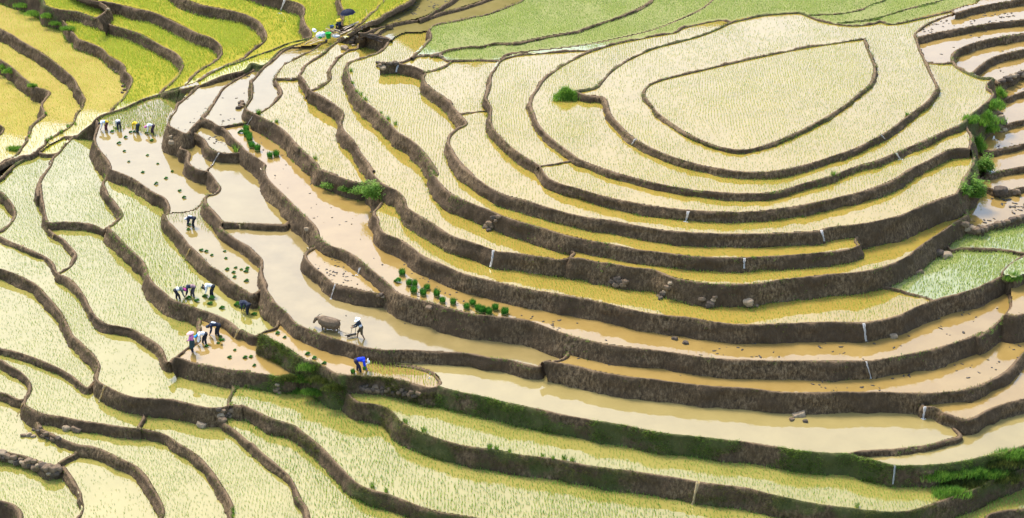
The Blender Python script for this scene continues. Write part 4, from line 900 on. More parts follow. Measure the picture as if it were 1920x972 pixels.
# ------------------------------------------------------------------ plants: seedling bundles, tufts, bushes, grass on the banks
def tuft_mesh(name,n,r,h,hw,lean,mat,seed,lying=False,parent=None):
    rs=np.random.RandomState(seed); a=rs.uniform(0,6.283,n); rr=r*np.sqrt(rs.rand(n))
    b=np.stack([rr*np.cos(a),rr*np.sin(a),np.zeros(n)],1)
    v,f,t=blades(b,a+rs.normal(0,.4,n),lean*rs.uniform(.3,1.2,n),h*rs.uniform(.65,1.1,n),np.full(n,hw),rs.rand(n))
    if lying:
        # a tied sheaf laid on the water: roots together, tips fanned out along +x
        n2=n; k=rs.normal(0,.25,n2); L=h*rs.uniform(.7,1.15,n2)
        v=v.reshape(n2,5,3)
        x0=rs.uniform(-.05,.05,n2); y0=rs.normal(0,.035,n2); z0=rs.uniform(.0,.09,n2)
        for i,(fr) in enumerate((0,0,.55,.55,1)):
            s=(1,-1,-1,1,0)[i]*hw
            v[:,i,0]=x0+L*fr*np.cos(k); v[:,i,1]=y0+L*fr*np.sin(k)+s; v[:,i,2]=z0+.16*np.sin(fr*2.4)*rs.uniform(.5,1.3,n2)+abs(s)*.6
        v=v.reshape(-1,3)
    return mesh_np(name,v,f,mat,parent,attrs={'tint':t})
def sheaf(label,group,cat='seedling bundle',lying=False,seed=0):
    root=empty('seedling_bundle',(0,0,-100),0,label=label,cat=cat,group=group)
    if lying: tuft_mesh('leaves',90,.05,.46,.014,.1,'bundle_green',seed,True,root)
    else:
        tuft_mesh('leaves',260,.17,.42,.014,.12,'bundle_green',seed,False,root)
    bm=bmesh.new()
    if lying: lathe(bm,[(.05,-.02),(.065,0),(.05,.02)],12,Matrix.Translation((.04,0,.05))@Matrix.Rotation(math.pi/2,4,'Y'))
    else: lathe(bm,[(.175,.06),(.19,.08),(.175,.1)],16)
    from_bm('tie',bm,'straw',root); return root
def dup(o,loc,rz,s=1,label=None,group=None):
    c=o.copy(); COL.objects.link(c); c.location=loc; c.rotation_euler=(0,0,rz); c.scale=(s,s,s*random.uniform(.85,1.15))
    if label: c['label']=label
    if group: c['group']=group
    for ch in o.children:
        d=ch.copy(); COL.objects.link(d); d.parent=c; d.matrix_parent_inverse=ch.matrix_parent_inverse.copy()
    return c
protoS=[sheaf('x','y',seed=i) for i in range(3)]; protoL=[sheaf('x','y',lying=True,seed=9+i) for i in range(3)]
used=set()
def put(plist,label,group,lying,s=(.9,1.15)):
    for i,(x,y) in enumerate(plist):
        pr=(protoL if lying else protoS)[i%3]; z=wz(x,y)
        if z is None: continue
        dup(pr,V(x,y,z-.02),random.uniform(-.5,.5) if lying else random.uniform(0,6.28),random.uniform(*s),label,group)
put(pts('B2 845,600 880,655 910,658 905,693 975,675 955,706 1025,711 1055,744 1110,752 1180,776 1212,757 1257,796 1297,803 1330,783 1375,806 C2 -10,788 15,795 45,803 80,782 132,803'),'dark green sheaf of rice seedlings standing in the long muddy strip near its bank','standing seedling sheaves in the middle of the long strip',False,(1.0,1.25))
put(pts('E1 885,372 885,415 912,432 915,465 935,520 985,552'),'dark green seedling sheaf in the tight row at the narrow top of the muddy strip','standing seedling sheaves in the tight row at the top of the strip',False,(1.1,1.3))
put(pts('E1 1100,612'),'darker upright seedling sheaf, left one of the pair below the tight row',None,False,(1.15,1.15)); put(pts('E1 1157,598'),'larger upright seedling sheaf, right one of the pair below the tight row',None,False,(1.3,1.3))
put(pts('E2 1005,384 1175,384 1130,431 1365,461 1065,488 1120,556 1330,595 1160,655 1425,672 1285,752 1405,860 1045,345 1210,382 1320,395 A2 890,63 855,100 927,163 950,198'),'green seedling bundle lying on the muddy paddy in front of the four planters','bundles on the paddy of the four planters',True,(.5,.75))
put(pts('E7 340,352 455,535 503,548 555,582 672,545 685,607 690,712 770,697 825,709 875,704 860,730 750,742 760,785 862,820 345,310'),'green seedling bundle lying in the narrow paddy of the lone planter','bundles in the narrow paddy of the lone planter',True,(.5,.75))
put(pts('A2 968,724 1013,737 1055,712 1088,730 1080,752 1143,775 1220,760 1247,773 1310,806'),'green seedling bundle lying beside the trio on the rice terrace','bundles near the three planters on the rice terrace',True,(.8,1))
put(pts('A3 1065,80 1150,45 1128,62 1215,98 1185,136 1265,140 1297,137 1315,182 1140,30'),'green seedling bundle lying in the lower muddy paddy of the person in pink','bundles in the lower muddy paddy',True,(.5,.75))
put(pts('E8 470,328 535,362 740,512 805,554 890,598'),'green seedling bundle along the edge of the narrow paddy left of the blue jacket','bundles left of the planter in blue',True,(.5,.75))
put(pts('E8 1175,682'),'green seedling sheaf standing left of the planter in the blue jacket',None,False,(.75,.75))
put(pts('B2 803,635 E1 808,390'),'single green bundle lying away from the sheaves of the long strip','stray bundles in the long strip',True)
# held bundles
for (x,y,dz,l) in ((*cr('E8',1280,650),.35,'green seedling bundle held by the planter in the blue jacket'),(*cr('A3',1150,50),.2,'large green bundle held by the planter with the white collar')):
    dup(protoS[0],V(x,y,wz(x,y)+dz),0,.55,l,None)['group']=''
for p in protoS+protoL:
    for ch in list(p.children): bpy.data.objects.remove(ch)
    bpy.data.objects.remove(p)
for o in bpy.data.objects:
    if o.get('group')=='' : del o['group']
# small tufts growing on the bunds
tp=[tuft_mesh('grass_tuft',60,.12,.32,.012,.16,'grass_green',30+i) for i in range(3)]
def tufts(plist,label,group,s=(.8,1.2)):
    for i,(x,y) in enumerate(plist):
        h,_=HIT(x,y); o=tp[i%3].copy(); COL.objects.link(o); o.location=h-Vector((0,0,.04)); k=random.uniform(*s); o.scale=(k,k,k); o.rotation_euler=(0,0,random.uniform(0,6))
        tag(o,label,'grass tuft',group)
tufts(pts('B1 612,395 645,508 667,525 695,553 780,628 818,660 860,690 622,462'),'small green tuft on the bund left of the middle rice paddy','tufts on the bund left of the middle paddy')
tufts(pts('B1 415,878 203,675 100,625'),'small green tuft on the bund above the seedling strip','tufts above the seedling strip')
tufts(pts('E2 690,310 620,335 560,380 470,430 430,460'),'green tuft on the curling bund at the far left hollow','tufts on the curling bund of the hollow',(.9,1.3))
tufts(pts('E2 270,425 420,215'),'green tuft on the lowest bund of the far left hollow','tufts on the lowest bund of the hollow')
tufts(pts('B3 862,472 957,522'),'green tuft on the mossy bund under the stone wall','tufts on the bund under the stone wall')
tufts(pts('B3 1300,608 1340,615 C3 50,607 85,613 155,630 325,652 380,662 440,667 480,675'),'green tuft on the long bund near the bottom of the picture','tufts on the long lower bund',(.8,1.1))
tufts(pts('B3 688,808 762,833'),'green tuft on the curving olive bank at the bottom','tufts on the curving bottom bank')
tufts(pts('A3 1215,938 1212,965'),'green tuft at the lower end of the thin bund near the bottom edge','tufts near the bottom edge')
tufts(pts('D1 885,638'),'lone green tuft on the outer bund of the knoll',None)
tufts(pts('D2 450,78'),'lone green tuft on the second bund of the knoll',None,(1.2,1.3))
tufts(pts('D3 575,912'),'lone green tuft on the bottom bund at the right',None)
tufts(pts('E1 995,210'),'green tuft at the corner of the muddy paddy above the tight row of sheaves',None,(1.4,1.5))
tufts(pts('E1 800,560'),'broad green tuft on the rim of the small puddled paddy',None,(2.2,2.3))
for o in tp: bpy.data.objects.remove(o)
# leafy bushes and tall grass clumps
def bush(px,py,rad,n,leaf,label,mat='leaf_green',seed=0,up=.3,cat='bush',grassy=False):
    h,_=HIT(px,py); rs=np.random.RandomState(seed)
    root=empty('bush' if not grassy else 'grass_clump',h,0,label=label,cat=cat)
    d=rs.normal(0,1,(n,3)); d/=np.linalg.norm(d,axis=1,keepdims=True); d*=rs.uniform(.35,1,(n,1))**.6
    lump=1+.6*fbm(d*1.7+seed,2)[:,None]; n0=n
    p=d*np.array(rad)*lump; p[:,2]=np.abs(p[:,2])*.9+p[:,2]*.1
    yaw=rs.uniform(0,6.283,n)
    if grassy:
        rr=np.sqrt((p[:,0]/rad[0])**2+(p[:,1]/rad[1])**2); p[:,2]=rad[2]*np.clip(1-rr**1.3,0,1)*rs.uniform(.15,1.05,n)*np.clip(.75+.9*fbm(p*np.array([2.2,2.2,0])+seed,2),.1,1.5)
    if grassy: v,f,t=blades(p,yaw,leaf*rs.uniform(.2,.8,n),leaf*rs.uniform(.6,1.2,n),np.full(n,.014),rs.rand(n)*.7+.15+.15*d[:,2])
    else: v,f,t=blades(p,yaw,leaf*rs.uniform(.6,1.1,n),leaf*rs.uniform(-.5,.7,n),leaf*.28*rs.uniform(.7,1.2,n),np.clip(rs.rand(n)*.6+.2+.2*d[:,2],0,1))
    mesh_np('leaves',v,f,mat,root,attrs={'tint':t})
    if not grassy:
        bm=bmesh.new()
        for k in range(6):
            a=rs.uniform(0,6.28); capsule(bm,(0,0,-.2),(rad[0]*.6*math.cos(a),rad[1]*.6*math.sin(a),rad[2]*.7),.03,.008,6)
        from_bm('stems',bm,'wood_dark',root)
    return root
bush(*cr('B2',705,185),(1.0,.7,1.0),2600,.14,'leafy green bush at the end of the mud bank left of the curving terraces',seed=1)
bush(*cr('B2',650,165),(.9,.5,.6),1500,.13,'lower sprawling bush joined to the left of the leafy bush',seed=2)
bush(*cr('B2',560,160),(.7,.3,.35),800,.12,'small green creeper clump on the mud bank',seed=3)
bush(*cr('B2',475,140),(.7,.3,.35),800,.12,'leftmost creeper clump on the mud bank below the rice paddy',seed=4)
g='grassy bushes down the right hand bank'
for i,(x,y,a,b,c,l) in enumerate([(690,262,.6,.5,.5,'grass clump at the very top of the overgrown right bank'),(655,330,.9,.7,.55,'grass clump beside the earth notch on the overgrown right bank'),(585,420,1.3,.8,.7,'widest grass clump on the overgrown right bank'),(520,415,.7,.5,.4,'grass clump at the left corner of the overgrown right bank'),(625,470,.8,.6,.5,'grass clump left of the stone pile on the right bank'),(565,580,.6,.6,.7,'narrow grass clump below the stone pile on the right bank')]):
    bush(*cr('E5',x,y),(a,b,c),int(1500*a),.38,l,seed=20+i,cat='grass clump',grassy=True)
bush(*cr('E5',600,710),(.7,.6,1.3),1900,.15,'tall leafy bush halfway down the right bank',seed=30); bush(*cr('E5',535,860),(.9,.6,1.3),2300,.15,'large leafy bush at the foot of the overgrown right bank',seed=31); bush(*cr('E5',480,850),(.5,.4,.7),900,.13,'small bush on the rim left of the large leafy bush',seed=32)
bush(*cr('C1',480,545),(.95,.6,.75),2400,.4,'heap of green grass piled on the bund of the knoll',seed=40,cat='grass heap',grassy=True)
for i,(c,x,y,a,l) in enumerate([('A1',130,35,1.0,'bright grass clump at the top left corner bank'),('A1',205,80,1.2,'largest bright grass clump on the top left bank'),('A1',270,95,.8,'grass clump at the lip of the top left bank'),('A1',320,135,.9,'grass clump low on the top left bank'),('A1',380,165,.7,'grass clump where the top left bank meets a bund'),('A1',60,400,.7,'grass clump on the lowest bank of the far left hollow'),('A1',15,380,.6,'grass clump at the left edge on the hollow bank'),('A1',180,480,.45,'small grass clump on the rim of the hollow'),('A1',88,830,.7,'dark grass clump inside the lowest curling bund')]):
    bush(*cr(c,x,y),(a*1.1,a*.6,.25),int(1300*a),.3,l,seed=50+i,cat='grass clump',grassy=True)
for i,(c,x,y,a,b,l) in enumerate([('B3',370,190,.9,.5,'grass clump on the shoulder between two muddy paddies'),('B3',255,250,.9,.4,'leftmost clump of bright grass on the overgrown bank'),('B3',330,255,1.1,.5,'bright grass clump low on the overgrown bank'),('B3',430,255,1.1,.5,'grass clump right of the shoulder on the overgrown bank'),('B3',400,320,1.2,.5,'dark grass clump hanging at the foot of the overgrown bank'),('B3',500,300,1.0,.5,'brownish grass clump near the stone wall'),('B3',300,320,.9,.4,'grass clump above the lower rice paddy')]):
    bush(*cr(c,x,y),(a*.9,b*.8,.2),int(1100*a),.26,l,mat=('grass_green','moss_green')[i%2],seed=70+i,cat='grass clump',grassy=True)
for i,(x,y,a,l) in enumerate([(1000,760,1.0,'grass clump at the pointed end of the lowest muddy paddy'),(1110,800,1.2,'grass clump on the wide lower right bank with dry stalks'),(1150,740,.8,'bright grass clump in the middle of the lower right bank'),(1230,750,1.1,'grass clump under the bright rim at lower right'),(1320,690,1.1,'dark grass clump high on the lower right bank'),(1400,650,1.1,'grass clump at the right edge of the lower right bank'),(1060,850,.8,'grass clump where the yellow paddy tapers out'),(1330,770,1.0,'yellow green clump on the lowest rim at right')]):
    bush(*cr('D3',x,y),(a*1.3,.5,.28),int(1300*a),.34,l,mat=('leaf_green','moss_green','leaf_green')[i%3],seed=90+i,cat='grass clump',grassy=True)
bush(*cr('E6',598,500),(.6,.5,.5),900,.3,'green clump at the junction of bunds by the right edge',seed=110,cat='grass clump',grassy=True)
# moss and short grass on the overgrown banks
def bank_grass(n,dens,h,mat,label,lo=0.25,cond=None,hw=.012):
    vv,nr,ms,px,low=BANKS[n]; rs=np.random.RandomState(len(n)*7+3); r,c=vv.shape[:2]
    k=int(dens*c*.16*3); i=rs.randint(3,r-1,k); j=rs.randint(0,c-1,k); a=rs.rand(k,1); b=rs.rand(k,1)
    p=(vv[i,j]*(1-a)+vv[i+1,j]*a)*(1-b)+(vv[i,j+1]*(1-a)+vv[i+1,j+1]*a)*b
    d=fbm(p*np.array([.9,.9,1.4]),3); ok=(ms[i,j]>lo)&(d>rs.uniform(-.6,.7,k))
    if cond is not None: ok&=cond(px[j])
    p=p[ok]; q=nr[j[ok]]; d=d[ok]; m=len(p)
    if not m: return
    yaw=np.arctan2(q[:,1],q[:,0])+rs.normal(0,.7,m); nb=4
    P=np.repeat(p,nb,0)+rs.normal(0,.05,(m*nb,3)); hh=h*rs.uniform(.4,1.2,m*nb)
    v,f,t=blades(P,np.repeat(yaw,nb)+rs.normal(0,.5,m*nb),hh*rs.uniform(.5,1.1,m*nb),hh*rs.uniform(.1,.8,m*nb),np.full(m*nb,hw),np.clip(.5+.5*np.repeat(d,nb)+rs.normal(0,.2,m*nb),0,1))
    tag(mesh_np('bank_grass',v,f,mat,attrs={'tint':t}),label,None,'short grass on the banks',kind='stuff')
bank_grass('R10',95,.17,'grass_green','short dark grass covering the long bank under the cream paddy')
bank_grass('R10',60,.14,'moss_green','paler grass mixed through the long bank under the cream paddy')
bank_grass('Y3',70,.13,'moss_green','olive moss and grass on the long lower bank',.15)
bank_grass('Y2',65,.12,'moss_green','olive moss and grass on the curving bottom bank',.15)
bank_grass('J',130,.24,'moss_green','moss and grass on the bank below the planter in blue',.15)
bank_grass('J',60,.2,'leaf_green','bright grass on the bank below the planter in blue',.3)
bank_grass('N',110,.22,'grass_green','grass on the bank below the muddy paddy with bundles',.3)
bank_grass('T4',60,.2,'grass_green','bright grass strip along the top right bank')
bank_grass('T3',25,.16,'grass_green','thin grass along the top right bund',.2)
for n,l in (('PA','short grass along the climbing ditch'),('P1','short grass along the path bund'),('PB','short grass on the lower ditch bund'),('CCl','moss on the rock shoulder'),('R1t','thin grass on the far bund of the knoll'),('R0','thin grass on the ring bund')): bank_grass(n,14,.14,'grass_green',l,.1)
bank_grass('R4',25,.2,'grass_green','grass on the rim by the right bank',.2)
def fringe(n,dens,h,mat,label):
    """blades along the foot of a bank"""
    vv,nr,ms,px,low=BANKS[n]; rs=np.random.RandomState(len(n)+50); r,c=vv.shape[:2]
    k=int(dens*c*.16); j=rs.randint(0,c-1,k); lo=low[j]; z=vv[:,j,2]; i=np.argmin(np.abs(z-lo[None,:]-.03),0)
    p=vv[i,j]+np.c_[nr[j]*rs.uniform(0,.12,(k,1)),np.zeros(k)]; p[:,2]=lo-.02
    ok=(np.abs(z[i,np.arange(k)]-lo)<.25)&(fbm(p*np.array([.8,.8,.1])+7,2)>rs.uniform(-.7,.4,k)); p=p[ok]; q=nr[j[ok]]; m=len(p); nb=4
    P=np.repeat(p,nb,0)+np.c_[rs.normal(0,.05,(m*nb,2)),np.zeros(m*nb)]; hh=h*rs.uniform(.5,1.2,m*nb)
    v,f,t=blades(P,rs.uniform(0,6.28,m*nb),hh*rs.uniform(.2,.7,m*nb),hh,np.full(m*nb,.013),rs.rand(m*nb))
    tag(mesh_np('bank_grass',v,f,mat,attrs={'tint':t}),label,None,'short grass on the banks',kind='stuff')
def weeds(n,dens,h):
    vv,nr,ms,px,low=BANKS[n]; rs=np.random.RandomState(sum(map(ord,n))); r,c=vv.shape[:2]
    k=int(dens*c); i=rs.choice(np.arange(2,r-3),k,p=np.r_[np.full(5,3.),np.full(r-10,.6)]/(15+.6*(r-10))); j=rs.randint(0,c-1,k)
    p=vv[i,j]; d=fbm(p*np.array([.5,.5,.5])+31,3); ok=d>rs.uniform(.0,.5,k); p=p[ok]; q=nr[j[ok]]; m=len(p); nb=5
    if not m: return
    P=np.repeat(p,nb,0)+rs.normal(0,.06,(m*nb,3))*np.array([1,1,.3]); hh=h*rs.uniform(.4,1.3,m*nb); yaw=np.repeat(np.arctan2(q[:,1],q[:,0]),nb)+rs.normal(0,1.2,m*nb)
    v,f,t=blades(P,yaw,hh*rs.uniform(.3,.9,m*nb),hh*rs.uniform(.3,1,m*nb),np.full(m*nb,.013),rs.rand(m*nb))
    tag(mesh_np('bank_weeds',v,f,'moss_green' if sum(map(ord,n))%3 else 'grass_green',attrs={'tint':t}),'scattered weeds and dry grass on a mud bank',None,'weeds on the banks',kind='stuff')
for n in BANKS:
    if n not in('R10','PA','P1','PB'): weeds(n,2.2,.15)
for n in 'V3 V4 V5 V6 V7 V8 V9'.split(): fringe(n,9,.3,'grass_green','bright grass fringe at the foot of a bank in the upper left hollow')
for n in 'V1 V2 R4 R5 R6 R6b R3 Q Tf Y2 Y3 R10'.split(): fringe(n,4,.17,'grass_green','thin grass fringe at the foot of a curving bank')
# ------------------------------------------------------------------ stones
def stone(px,py,s,label,group=None,mat='stone',seed=None,flat=.7,lift=0.):
    h,_=HIT(px,py); sd=random.random()*99 if seed is None else seed
    bm=bmesh.new(); bmesh.ops.create_icosphere(bm,subdivisions=3,radius=1)
    for v in bm.verts:
        c=v.co.copy(); k=1+.28*mnoise.noise(c*1.1+Vector((sd,0,0)))+.14*mnoise.noise(c*2.6+Vector((0,sd,0)))+.04*mnoise.noise(c*7)
        c=Vector((max(-.8,min(.8,c.x)),max(-.75,min(.75,c.y)),max(-.7,min(.7,c.z))))*k*1.15
        v.co=Vector((c.x*s,c.y*s*.75,c.z*s*flat))
    o=from_bm('stone',bm,mat,None,True); o.location=h+Vector((0,0,s*flat*.35+lift)); o.rotation_euler=(random.uniform(-.3,.3),random.uniform(-.3,.3),random.uniform(-.8,.8))
    return tag(o,label,'stone',group)
def stones(plist,s,label,group,mats=('stone','stone_dark','stone_pale')):
    for i,(x,y) in enumerate(plist): stone(x,y,random.uniform(*s),label,group,mats[i%len(mats)])
stone(*cr('E3',1100,450),.34,'round pale boulder at the head of the small upper paddies',mat='stone_pale')
stones(pts('E3 1170,370 1190,350 1225,345 1250,340 1160,395 1180,420 1200,330 1255,360'),(.16,.26),'brown stone in the pile beside the round pale boulder','stones beside the pale boulder')
stones(pts('E4 435,580 450,600 440,610 520,580 545,590 580,575 600,590 480,580'),(.16,.26),'dark stone at the tip of the bund by the small waterfall','stones at the tip of the bund',('stone_dark','stone'))
stone(*cr('E4',470,618),.36,'long pale flat stone leaning at the tip of the bund',mat='stone_pale',flat=.4)
stones(pts('E4 840,510 870,508 960,505 985,512 1005,520'),(.15,.24),'pale stone set in the bund corner under the green paddy','stones in the bund corner',('stone_pale','stone'))
stones(pts('B2 1300,335 1320,305 1285,350 1335,320 1275,362 1345,300 1310,350 1295,370'),(.15,.28),'brown stone in the slide of rubble below the second terrace','rubble slide in the middle',('stone','stone_dark','stone'))
stones(pts('C2 690,640 710,655 730,640 745,655 715,625 760,640'),(.16,.28),'dark stone in the rubble at the foot of the tall bank, left heap','left rubble heap at the tall bank',('stone_dark','stone'))
stones(pts('C2 930,715 950,700 960,690 980,670 940,725 990,645'),(.14,.26),'brown stone in the slanting rubble at the foot of the tall bank','middle rubble at the tall bank')
stones(pts('C2 1155,730 1200,755 1215,735 1225,720 1190,765'),(.15,.26),'brown stone in the right rubble heap at the tall bank','right rubble heap at the tall bank')
stone(*cr('D2',8,748),.34,'rounded pale boulder alone at the foot of the tall bank',mat='stone_pale'); stone(*cr('D2',50,762),.16,'small stone right of the rounded pale boulder',mat='stone')
stone(*cr('D2',1040,505),.42,'pale orange boulder fallen at the edge of the green right paddy',mat='stone_pale'); stone(*cr('D2',1000,488),.3,'dark stone touching the pale orange boulder',mat='stone_dark'); stone(*cr('D2',890,595),.34,'brown boulder low on the tall bank at right',mat='stone')
stone(*cr('D3',272,442),.42,'large grey boulder standing in the cream paddy',mat='stone_pale',flat=.55); stone(*cr('D3',235,458),.22,'flat stone at the left of the large grey boulder',mat='stone',flat=.4); stone(*cr('D3',305,470),.16,'small dark stone right of the large grey boulder',mat='stone_dark')
stone(*cr('D3',765,28),.26,'orange brown stone under the thin waterfall',mat='stone_pale')
stone(*cr('A3',352,510),.3,'pale stone half sunk in the paddy, left of the pair',mat='stone_pale'); stone(*cr('A3',400,512),.36,'broad grey stone half sunk in the paddy, right of the pair',mat='stone',flat=.5)
stone(*cr('A3',1050,488),.36,'slanting pale slab at the foot of the earth bank',mat='stone_pale',flat=.5)
stones(pts('A3 1160,418 1190,430 1150,440 1200,415 1175,445 1205,440 1160,465 1140,410'),(.16,.28),'brown stone in the small rockfall at the end of the earth bank','small rockfall at the end of the bank')
stones(pts('A3 150,542 120,545 175,548'),(.16,.26),'flat pale stone of the low wall end in the lower left paddy','flat stones in the lower left paddy',('stone_pale','stone'))
stones(pts('A3 200,520 225,545 250,558 275,565 305,560 210,500 180,515 240,535'),(.13,.22),'dark stone tumbled along the bund of the lower left paddy','tumbled stones at lower left',('stone_dark','stone'))
stones(pts('A3 5,650 25,660 40,655 62,675 75,660 95,685 110,670 130,690 150,680 165,700 180,680 200,700 215,690 235,720 250,715 262,740 275,720 290,745 300,720 85,690 190,712 225,705 145,700 15,640'),(.18,.34),'rough stone of the low dry wall at the lower left edge','stones of the low dry wall at lower left',('stone','stone_dark','stone','stone_pale'))
stones(pts('B3 640,300 665,310 690,305 715,312 740,315 765,312 800,318 830,320 860,325 885,330 910,338 930,325 655,290 705,292 745,298 780,300 845,308 895,318'),(.16,.26),'mossy stone of the retaining wall under the planter in blue','stones of the mossy retaining wall',('stone_dark','stone'))
stones(pts('B3 195,280 200,300 205,320 190,310'),(.14,.22),'yellowish stone exposed in the overgrown bank','yellowish stones in the overgrown bank',('stone_pale','stone'))
stones(pts('E5 660,370 690,375 700,400 680,420 710,430 650,400 700,450 670,450 720,470 690,480'),(.24,.4),'grey brown stone in the pile on the overgrown right bank','stone pile on the right bank',('stone','stone_dark','stone_pale'))
stone(*cr('E5',700,845),.5,'large dark boulder in the muddy right paddies',mat='stone_dark'); stone(*cr('E5',790,850),.36,'brown boulder to the right of the large dark boulder',mat='stone')
stones(pts('E6 330,190 355,205 375,215 395,225 405,210 340,215 365,230'),(.2,.36),'brown stone in the rockfall at the corner of the green right paddy','rockfall at the corner of the right paddy')
stones(pts('E6 420,222 440,215 460,208 480,200 500,195 520,188 545,182 570,175 600,165 630,155 655,150'),(.2,.3),'stone of the low wall between the muddy and green paddies at right','low stone wall at right',('stone_dark','stone'))
stones(pts('D1 1410,455 1440,440 1470,425 1490,425 1510,410 1525,420 1455,450'),(.22,.34),'stone in the rubble bank of the upper right mud terraces','rubble bank at upper right',('stone_dark','stone_dark','stone_pale'))
stone(*cr('E1',205,480),.3,'pale boulder stuck in the tall earth bank beside the four planters',mat='stone_pale'); stone(*cr('E1',195,425),.16,'small pale stone above the boulder in the tall earth bank',mat='stone_pale')
stones(pts('E1 830,120 845,105 825,140 850,130 815,165 840,150'),(.14,.24),'dark stone in the broken bund between two muddy paddies','stones of the broken bund',('stone_dark','stone'))
stones(pts('B2 720,710 735,705 745,715'),(.12,.2),'small brown stone at the tip of the leaf shaped paddy','stones at the tip of the leaf shaped paddy')
stone(*cr('B2',350,365),.22,'single pale stone lodged in the earth bank right of the still paddy',mat='stone_pale'); stone(*cr('B2',985,775),.24,'brown stone lodged in the long bank under the seedling sheaves',mat='stone')
stone(*cr('C3',1015,40),.2,'dark clod like stone in the orange strip',mat='stone_dark'); stone(*cr('C3',1070,62),.2,'second dark clod like stone in the orange strip, lower right of the other',mat='stone_dark')
stones(pts('A1 680,480 688,500 675,515 640,400 632,390'),(.14,.22),'dark stone in the broken bank of the left hollow','stones in the left hollow bank',('stone_dark','stone'))
stone(*cr('A1',597,55),.2,'pale stone on the bund at the top left',mat='stone_pale')
# loose wood by the upper paddies
stick('log',cr('E4',255,300),cr('E4',365,320),None,None,.05,'wood_pale','pale log lying across the bund below the camp','log')
for i,(a,c) in enumerate([((340,340),(440,370)),((370,325),(500,350)),((400,345),(530,360)),((360,355),(470,385)),((350,320),(420,345))]): stick('log',cr('E4',*a),cr('E4',*c),None,None,.07,'wood_dark','dark log in the pile damming the small upper paddy','log','dark logs of the small dam')
stick('plank',cr('E1',1012,708),cr('E1',1050,768),None,None,.035,'wood_pale','pale stick lying on the rim of the seedling strip','stick')
stick('plank',cr('B2',350,458),cr('B2',370,472),None,None,.03,'wood_pale','short pale stick at the top of the leaf shaped paddy','stick')
# ------------------------------------------------------------------ water spilling from paddy to paddy
def spill(a,c,w,label,mat='water_foam',foam=True):
    pa=[]
    for i in range(9):
        t=i/8; x=a[0]+(c[0]-a[0])*t; y=a[1]+(c[1]-a[1])*t; h,_=HIT(x,y); pa.append(h+(CAMV-h).normalized()*.05)
    bm=bmesh.new(); rows=[]
    for i,p in enumerate(pa):
        tt=i/8; ww=w*(1.25-.5*math.sin(tt*2.2)+random.uniform(-.12,.12)); d=Vector((0,-.03,.02))
        rows.append([bm.verts.new(p+Vector((s*ww+random.uniform(-.02,.02),0,0))+d*(1-abs(s))*1.5) for s in(-1,-.4,.1,.5,1)])
    for u,v in zip(rows[:-1],rows[1:]):
        for k in range(4): bm.faces.new((u[k],u[k+1],v[k+1],v[k]))
    bmesh.ops.solidify(bm,geom=bm.faces[:],thickness=.02)
    if foam:
        e=V(c[0],c[1],wz(c[0],c[1]+1))
        for k in range(7): ellip(bm,e+Vector((random.uniform(-1,1)*w*2.2,random.uniform(-.5,.3)*w*2,.0)),(w*random.uniform(.4,.9),w*random.uniform(.4,.8),.03),seg=8)
    tag(from_bm('water_spill',bm,mat),label,None,'water spilling between paddies',kind='structure')
for s,w in (('C2 1085,268 1072,322',.13),('C2 70,470 55,557',.12),('C2 1378,512 1375,566',.13),('D2 390,366 405,425',.13),('D2 610,850 622,945',.12),('D1 742,745 765,770',.1),('D1 825,845 850,882',.12),('D3 622,155 648,245',.07),('D3 928,390 920,455',.12),('D3 772,696 762,795',.1),('B2 625,562 612,600',.1),('B2 495,648 472,725',.07),('E1 635,568 572,680',.09),('E1 940,238 892,312',.07),('E3 553,0 508,122',.15),('B1 872,360 862,400',.14),('C1 858,768 838,798',.12),('B3 990,215 985,245',.05),('E3 612,712 612,725',.08)):
    q=pts(s); spill(q[0],q[1],w*.6,'white thread of water spilling over a mud bank into the paddy below')
for s,w in (('C3 1135,782 1105,912',.12),('A2 990,462 958,527',.08),('A2 278,388 268,425',.07),('A2 118,442 110,462',.1),('A3 545,282 515,368',.09),('E8 130,282 100,360',.1),('E7 826,292 826,340',.1),('A3 118,375 88,440',.06)):
    q=pts(s); spill(q[0],q[1],w*.75,'muddy trickle of water running down a bank','water_muddy_spill',False)
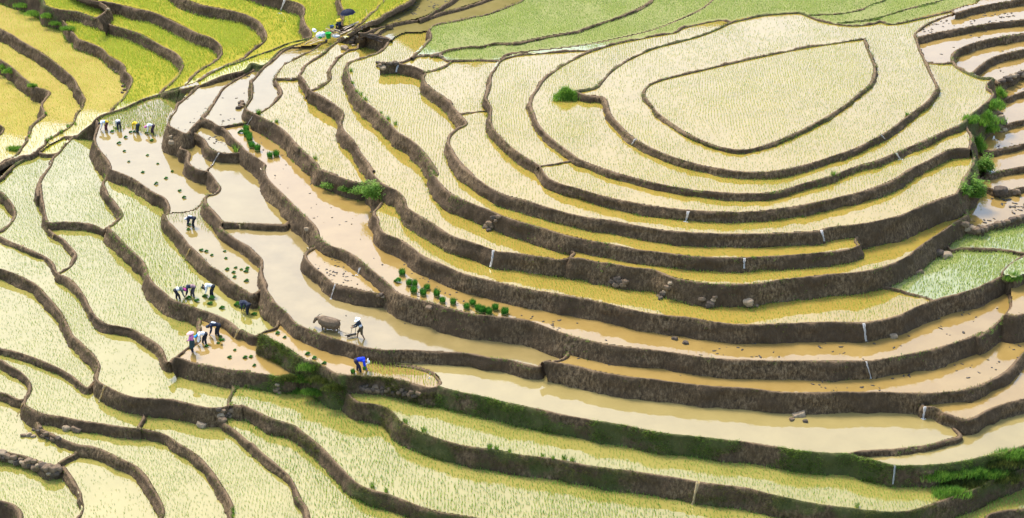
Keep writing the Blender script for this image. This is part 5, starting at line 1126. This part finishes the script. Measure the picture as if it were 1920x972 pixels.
# ------------------------------------------------------------------ clods, roots and weeds floating in the mud paddies
def clods(face,n,box4,label,sz=(.03,.09),seed=0,cond=None):
    rs=np.random.RandomState(seed); fi=FACES.index(face); ys,xs=np.where((lab==fi)&(dist>=2)); bm=bmesh.new(); c=0; tr=0
    while c<n and tr<n*40:
        tr+=1; k=rs.randint(len(xs)); x=X0+CS*xs[k]+rs.rand()*2; y=Y0+CS*ys[k]+rs.rand()*2
        if box4 and not(box4[0]<x<box4[2] and box4[1]<y<box4[3]): continue
        p=PT(x,y,zf(face,x))
        if fbm(p*np.array([.35,.35,.3])+seed,2)<rs.uniform(-.3,.5): continue
        s=rs.uniform(*sz); c+=1
        bmesh.ops.create_icosphere(bm,subdivisions=1,radius=1,matrix=Matrix.Translation(p+np.array([0,0,.0]))@Matrix.Rotation(rs.rand()*6,4,'Z')@Matrix.Diagonal((s*rs.uniform(1,2.6),s,s*.5,1)))
    for v in bm.verts: v.co+=Vector((mnoise.noise(v.co*9),mnoise.noise(v.co*9+Vector((5,0,0))),0))*.03
    tag(from_bm('mud_clods',bm,'wet_mud'),label,None,'clods in the mud paddies',kind='stuff')
clods('R8',130,(1000,560,1900,690),'dark clods and roots scattered in the upper orange strip',seed=1)
clods('R8',110,(470,230,1000,600),'dark clods in the seedling strip',sz=(.03,.08),seed=2)
clods('R9',90,None,'dark clods scattered in the lower orange strip',seed=3)
clods('m',50,None,'dark clods in the leaf shaped paddy',seed=4); clods('u1',30,None,'dark clods in the small puddled paddy',seed=5)
clods('F5',22,None,'footprint clods in the pink paddy',seed=6); clods('F4',10,None,'few clods in the leftmost pink paddy',seed=7); clods('K',16,(600,590,760,680),'churned mud round the buffalo and the harrow',sz=(.03,.08),seed=8)
clods('W2',80,None,'dark clods in the whitish upper right paddy',sz=(.04,.11),seed=9); clods('GC',70,None,'dark clods in the muddy paddy above the stone wall',sz=(.05,.14),seed=10)
for i,f in enumerate(('W3','W4','W5','W6','W8','W9','W10')): clods(f,12,None,'dark clods in a narrow muddy paddy at right',sz=(.04,.1),seed=11+i)
clods('O3',80,None,'dark clods and stubble in the brown paddy below the ridge',sz=(.04,.11),seed=30)
